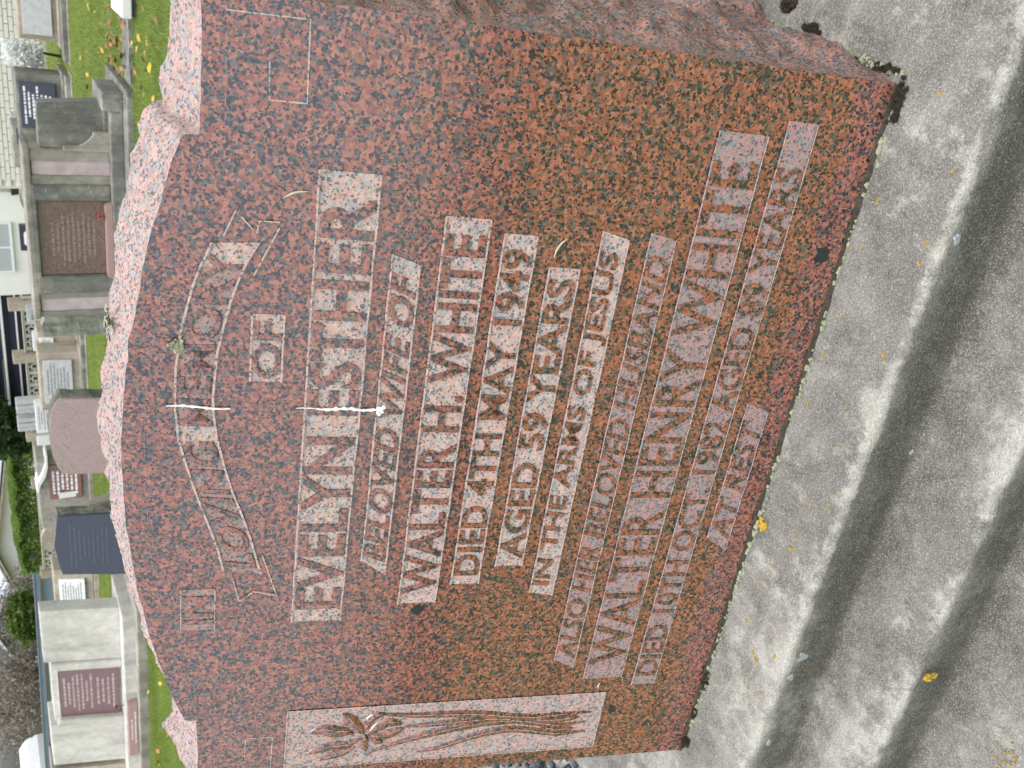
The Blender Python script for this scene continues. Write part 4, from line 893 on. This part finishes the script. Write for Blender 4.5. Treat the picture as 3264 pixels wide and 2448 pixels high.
# ------------------------------------------------------------------ foliage
M['hedge'] = leafmat('hedge_leaves', (.07, .12, .025), (.24, .36, .075), (.46, .56, .18), .4)
M['tree_dark'] = leafmat('dark_tree_leaves', (.022, .05, .018), (.08, .14, .04), (.18, .24, .07), .3)
M['bush'] = leafmat('bush_leaves', (.04, .085, .018), (.13, .20, .035), (.34, .36, .06), .35)
M['bare'] = leafmat('autumn_twigs', (.11, .095, .075), (.26, .23, .18), (.55, .56, .54), .2)
M['white_fl'] = leafmat('white_blossom', (.45, .5, .4), (.85, .87, .85), (.9, .92, .9), .3)
M['bark'] = plain('bark', (.075, .06, .045), (.13, .105, .08), .95, 20, .2, .5)
def leaves(name, pts, size, mat, parent, tint, flat=.0):
    k = len(pts); d = rng.normal(0, 1, (k, 3)); d[:, 2] -= flat; d /= np.linalg.norm(d, axis=1)[:, None]
    a = np.cross(d, rng.normal(0, 1, (k, 3))); a /= np.linalg.norm(a, axis=1)[:, None]
    s = (size*rng.uniform(.6, 1.3, (k, 1)))
    V = np.stack([pts-d*s, pts+a*s*.45, pts+d*s, pts-a*s*.45], 1).reshape(-1, 3)
    o = from_np(name, V, np.arange(4*k).reshape(-1, 4), mat, None, col=np.repeat(tint, 4)); adopt(parent, o); o['kind'] = 'stuff'; return o
def limbs(nm, x, y, z0, z1, r, spread, parent, k=9):
    adopt(parent, tube('trunk', [(x, y, z0), (x+.03, y, z0+(z1-z0)*.45), (x-.02, y+.02, z1)], [r, r*.7, r*.3], M['bark'], None, 8))
    for i in range(k):
        a = random.uniform(0, 6.28); h = z0+(z1-z0)*random.uniform(.35, .9); l = spread*random.uniform(.5, 1)
        p = [(x, y, h), (x+l*.5*math.cos(a), y+l*.5*math.sin(a), h+l*.35), (x+l*math.cos(a), y+l*math.sin(a), h+l*.6)]
        adopt(parent, tube('branch', p, [r*.4, r*.22, r*.06], M['bark'], None, 5))
def crown(parent, lobes_, k, size, mat, hollow=.55):
    P = []; T = []
    for (cx_, cy_, cz_, rx, ry, rz, wgt) in lobes_:
        kk = int(k*wgt); u = rng.normal(0, 1, (kk, 3)); u /= np.linalg.norm(u, axis=1)[:, None]
        rr = rng.uniform(hollow, 1, (kk, 1))**.6*(1+.22*np.sin(u[:, :1]*7+cx_)+.18*np.sin(u[:, 2:]*9+cy_))
        P.append(u*rr*np.array([rx, ry, rz])+np.array([cx_, cy_, cz_])); T.append(rng.beta(2, 2.2, kk) if mat is not M['white_fl'] else rng.beta(5, 1.6, kk))
    leaves('crown', np.concatenate(P), size, mat, parent, np.concatenate(T))
hd = build('clipped_hedge', 'tall clipped green hedge behind the screen-block wall', 'hedge', -14.5, 22.5, -1.6)
k = 60000
hx = rng.uniform(-16.75, -12.2, k); side_ = rng.random(k); hy = np.where(side_ < .55, 21.75+rng.exponential(.10, k), rng.uniform(21.75, 23.2, k)); top = .50-.10*np.clip((-hx-15.9)/.8, 0, 1)**2
hz = np.where(side_ < .55, rng.uniform(-1.6, .5, k), top-rng.exponential(.06, k)); hz = np.minimum(hz, top-np.clip(21.95-hy, 0, 1)*.5)
bmp = .06*np.sin(hx*5.1)+.05*np.sin(hx*11.3+hz*7)+.05*np.sin(hz*9)
leaves('foliage', np.stack([hx, hy+bmp, hz+bmp*.4], 1), .045, M['hedge'], hd.r, rng.beta(2, 2, k), .0)
for x in np.linspace(-16.3, -12.6, 7): adopt(hd.r, tube('trunk', [(x, 22.5, -1.9), (x+.05, 22.5, -.9), (x, 22.5, .2)], [.05, .04, .01], M['bark'], None, 6))
t1 = build('garden_tree', 'dark green broadleaf tree between the garage and the hedge', 'tree', -11.9, 21.4, -1.4)
limbs('t', -11.9, 21.4, -1.6, .9, .09, .8, t1.r)
crown(t1.r, [(-11.75, 21.3, .55, .55, .6, .42, .35), (-12.2, 21.4, .35, .45, .5, .38, .25), (-11.5, 21.2, .95, .8, .7, .5, .4)], 9000, .075, M['tree_dark'])
t2 = build('street_tree', 'dark tree behind the white gabled house', 'tree', -33.5, 50, -2.75)
limbs('t', -33.5, 50, -2.9, 3.5, .2, 2, t2.r); crown(t2.r, [(-34.5, 50, 2.2, 2.3, 2, 1.6, .4), (-32.6, 50, 1.5, 1.8, 2, 1.4, .3), (-36, 50, 1.2, 1.8, 2, 1.5, .3)], 9000, .16, M['tree_dark'])
t3 = build('street_tree', 'leafy bush beside the white house gable', 'tree', -27.6, 33.5, -2.75)
limbs('t', -27.6, 33.5, -2.9, .5, .07, .5, t3.r, 5); crown(t3.r, [(-27.5, 33.5, .35, .55, .5, .45, .6), (-28.0, 33.5, .05, .5, .5, .4, .4)], 3500, .09, M['bush'])
b1 = build('green_bush', 'bright green bush standing above the blue fence', 'bush', -20.6, 24.9, -2.1)
limbs('b', -20.6, 24.9, -2.2, .5, .06, .6, b1.r, 6)
crown(b1.r, [(-20.25, 24.8, .42, .62, .5, .34, .35), (-21.0, 24.8, .38, .6, .5, .36, .35), (-20.6, 24.8, .62, .55, .5, .26, .3)], 9000, .07, M['bush'], .3)
for (x, y, s, lb) in ((-25.2, 27.5, 1.0, 'bare brown twiggy tree beyond the fence, behind the maroon memorial'), (-27.6, 29.0, 1.2, 'bare grey-brown tree beyond the fence next to the caravan'), (-24.6, 30, 1.1, 'brown autumn tree beside the green bush, behind the fence'), (-30.5, 31, 1.3, 'bare tree furthest left beyond the caravan'), (-33.0, 33, 1.5, 'tall bare tree in the far left background')):
    t = build('bare_tree', lb, 'tree', x, y, -2.6); limbs('t', x, y, -2.7, 1.4*s, .09, 1.3*s, t.r, 16)
    crown(t.r, [(x, y, .5*s, 1.25*s, 1.1*s, .95*s, .4), (x+.7*s, y, .05*s, .9*s, .9*s, .8*s, .3), (x-.7*s, y, .1*s, .9*s, .9*s, .85*s, .3)], 7500, .06, M['bare'], .15)
wf = build('flowering_shrub', 'shrub covered in white blossom beside the blank grey tablet', 'shrub', -1.74, 12.85, G)
limbs('s', -1.74, 12.85, G, .1, .02, .2, wf.r, 6); crown(wf.r, [(-1.74, 12.8, -.02, .19, .16, .24, .6), (-1.66, 12.8, .10, .12, .12, .12, .2), (-1.80, 12.8, -.12, .13, .12, .14, .2)], 3200, .022, M['white_fl'], .3)

# ------------------------------------------------------------------ lawn and fallen leaves
M['grass'] = leafmat('grass_blades', (.14, .22, .035), (.34, .44, .10), (.58, .54, .19), .45)
def grass(name, label, x0, x1, y0, y1, k, keep=None, h=(.02, .045)):
    x = rng.uniform(x0, x1, k); y = rng.uniform(y0, y1, k)
    if keep is not None: m_ = keep(x, y); x, y = x[m_], y[m_]; k = len(x)
    a = rng.uniform(0, 6.283, k); L_ = rng.uniform(h[0], h[1], k); tilt = rng.normal(0, .55, (k, 2))*L_[:, None]; wd = .0026
    b = np.stack([x, y, np.full(k, G)], 1); s = np.stack([np.cos(a), np.sin(a), np.zeros(k)], 1)*wd
    tip = b+np.concatenate([tilt, L_[:, None]], 1)
    V = np.stack([b-s, b+s, tip], 1).reshape(-1, 3)
    patch = .5+.5*np.sin(x*1.9+np.sin(y*2.3)*1.4)*np.sin(y*1.6+x*.4); streak = .5+.5*np.sin(y*9+np.sin(x*1.1)*1.5)
    t = np.clip(.15+.28*patch+.16*streak+rng.normal(0, .17, k), 0, 1); dead = rng.random(k) < .05; t[dead] = rng.uniform(.85, 1, dead.sum())
    tag(from_np(name, V, np.arange(3*k).reshape(-1, 3), M['grass'], col=np.repeat(t, 3)), label, 'grass', kind='stuff')
vis = lambda x, y: (x < .9-.05*y) & (x > -1.15*y-.5)
grass('near_lawn', 'mown lawn between the red granite headstone and the first row', -10.5, .6, 4.6, 7.30, 190000, lambda x, y: vis(x, y) & ~((x > -1.0) & (x < -.3) & (y > 7.26)))
grass('middle_lawn', 'mown lawn between the two rows of graves', -12.5, 1.0, 7.3, 11.75, 230000, lambda x, y: vis(x, y) & (y > 8.4) | ((x > -1.0) & (y > 7.62)) | ((x < -3.4) & (x > -4.0)))
grass('rear_lawn', 'grass among the graves of the second row', -13, 0, 11.9, 15, 60000, vis, (.03, .06))
M['leaf_y'] = plain('yellow_leaf', (.60, .44, .06), (.46, .29, .05), .8, 60); M['leaf_b'] = plain('brown_leaf', (.27, .16, .09), (.17, .09, .05), .85, 60); M['leaf_o'] = plain('orange_leaf', (.44, .24, .09), (.32, .15, .06), .85, 60)
bm = bmesh.new(); ol = [(0, -.5), (.2, -.3), (.33, 0), (.24, .3), (0, .55), (-.24, .3), (-.33, 0), (-.2, -.3)]
cv_ = [bm.verts.new((0, y, .10-abs(y)*.12)) for y in (-.3, 0, .3)]; rv = [bm.verts.new((x, y, .20*abs(x)+.06*math.sin(y*5))) for x, y in ol]
for f in ((rv[0], rv[1], cv_[0]), (cv_[0], rv[1], rv[2], cv_[1]), (cv_[1], rv[2], rv[3], cv_[2]), (cv_[2], rv[3], rv[4]), (rv[4], rv[5], cv_[2]), (cv_[2], rv[5], rv[6], cv_[1]), (cv_[1], rv[6], rv[7], cv_[0]), (cv_[0], rv[7], rv[0])): bm.faces.new(f)
lf = {}
me0 = bpy.data.meshes.new('leaf'); bm.to_mesh(me0); bm.free()
for nm in ('leaf_y', 'leaf_b', 'leaf_o'): lf[nm] = me0.copy(); lf[nm].materials.append(M[nm])
lv = [(-.65, 7.17, 'y'), (-.66, 6.96, 'y'), (-.56, 6.86, 'y'), (-.53, 6.52, 'y'), (-.53, 6.42, 'b'), (-.63, 6.6, 'o'), (-.68, 6.69, 'o'), (-.74, 6.61, 'o'), (-.69, 6.43, 'y'), (-.84, 7.06, 'o'), (-.9, 6.8, 'b'), (-.91, 6.67, 'o'), (-.88, 6.32, 'y'), (-.84, 8.92, 'y'), (-.98, 8.82, 'y'), (-1.42, 9.99, 'y'), (-1.55, 10.03, 'o'), (-.71, 9.21, 'y'), (-1.23, 8.68, 'y'), (-.35, 6.17, 'b'), (-.33, 6.65, 'b'), (-6.62, 5.93, 'y'), (-6.51, 6.46, 'y'), (-7.65, 6.66, 'o'), (-7.78, 6.6, 'y'), (-7.33, 7.2, 'y'), (-6.87, 6.12, 'o'), (-7.8, 6.67, 'y'), (-8.56, 10.69, 'b'), (-8.23, 10.27, 'b'), (-8.86, 10.53, 'o')]
names = {'y': 'yellow', 'b': 'brown', 'o': 'orange-brown'}
for _ in range(8): lv.append((random.uniform(-2.0, -.3), random.uniform(8.5, 11.4), random.choice('yyo')))
for x, y, c_ in lv:
    o = bpy.data.objects.new('fallen_leaf', lf['leaf_'+c_]); COL.objects.link(o); s = random.uniform(.05, .09)
    o.location = (x, y, G+.035); o.scale = (s, s, s); o.rotation_euler = (random.uniform(-.4, .4), random.uniform(-.4, .4), random.uniform(0, 6.28))
    tag(o, f'single {names[c_]} fallen leaf lying on the mown lawn', 'leaf', f'{names[c_]} fallen leaves on the lawn')
for k in range(46):
    c_ = random.choice('boob'); o = bpy.data.objects.new('drifted_leaf', lf['leaf_'+c_]); COL.objects.link(o); s = random.uniform(.05, .085)
    o.location = (random.uniform(-.98, -.45), random.uniform(7.35, 8.25), -.395 if False else G+.05+random.uniform(0, .03)); o.scale = (s, s, s); o.rotation_euler = (random.uniform(-.6, .6), random.uniform(-.6, .6), random.uniform(0, 6.28))
    tag(o, f'{names[c_]} dead leaf in the drift behind the crumbled edging', 'leaf', f'{names[c_]} leaves drifted behind the edging')
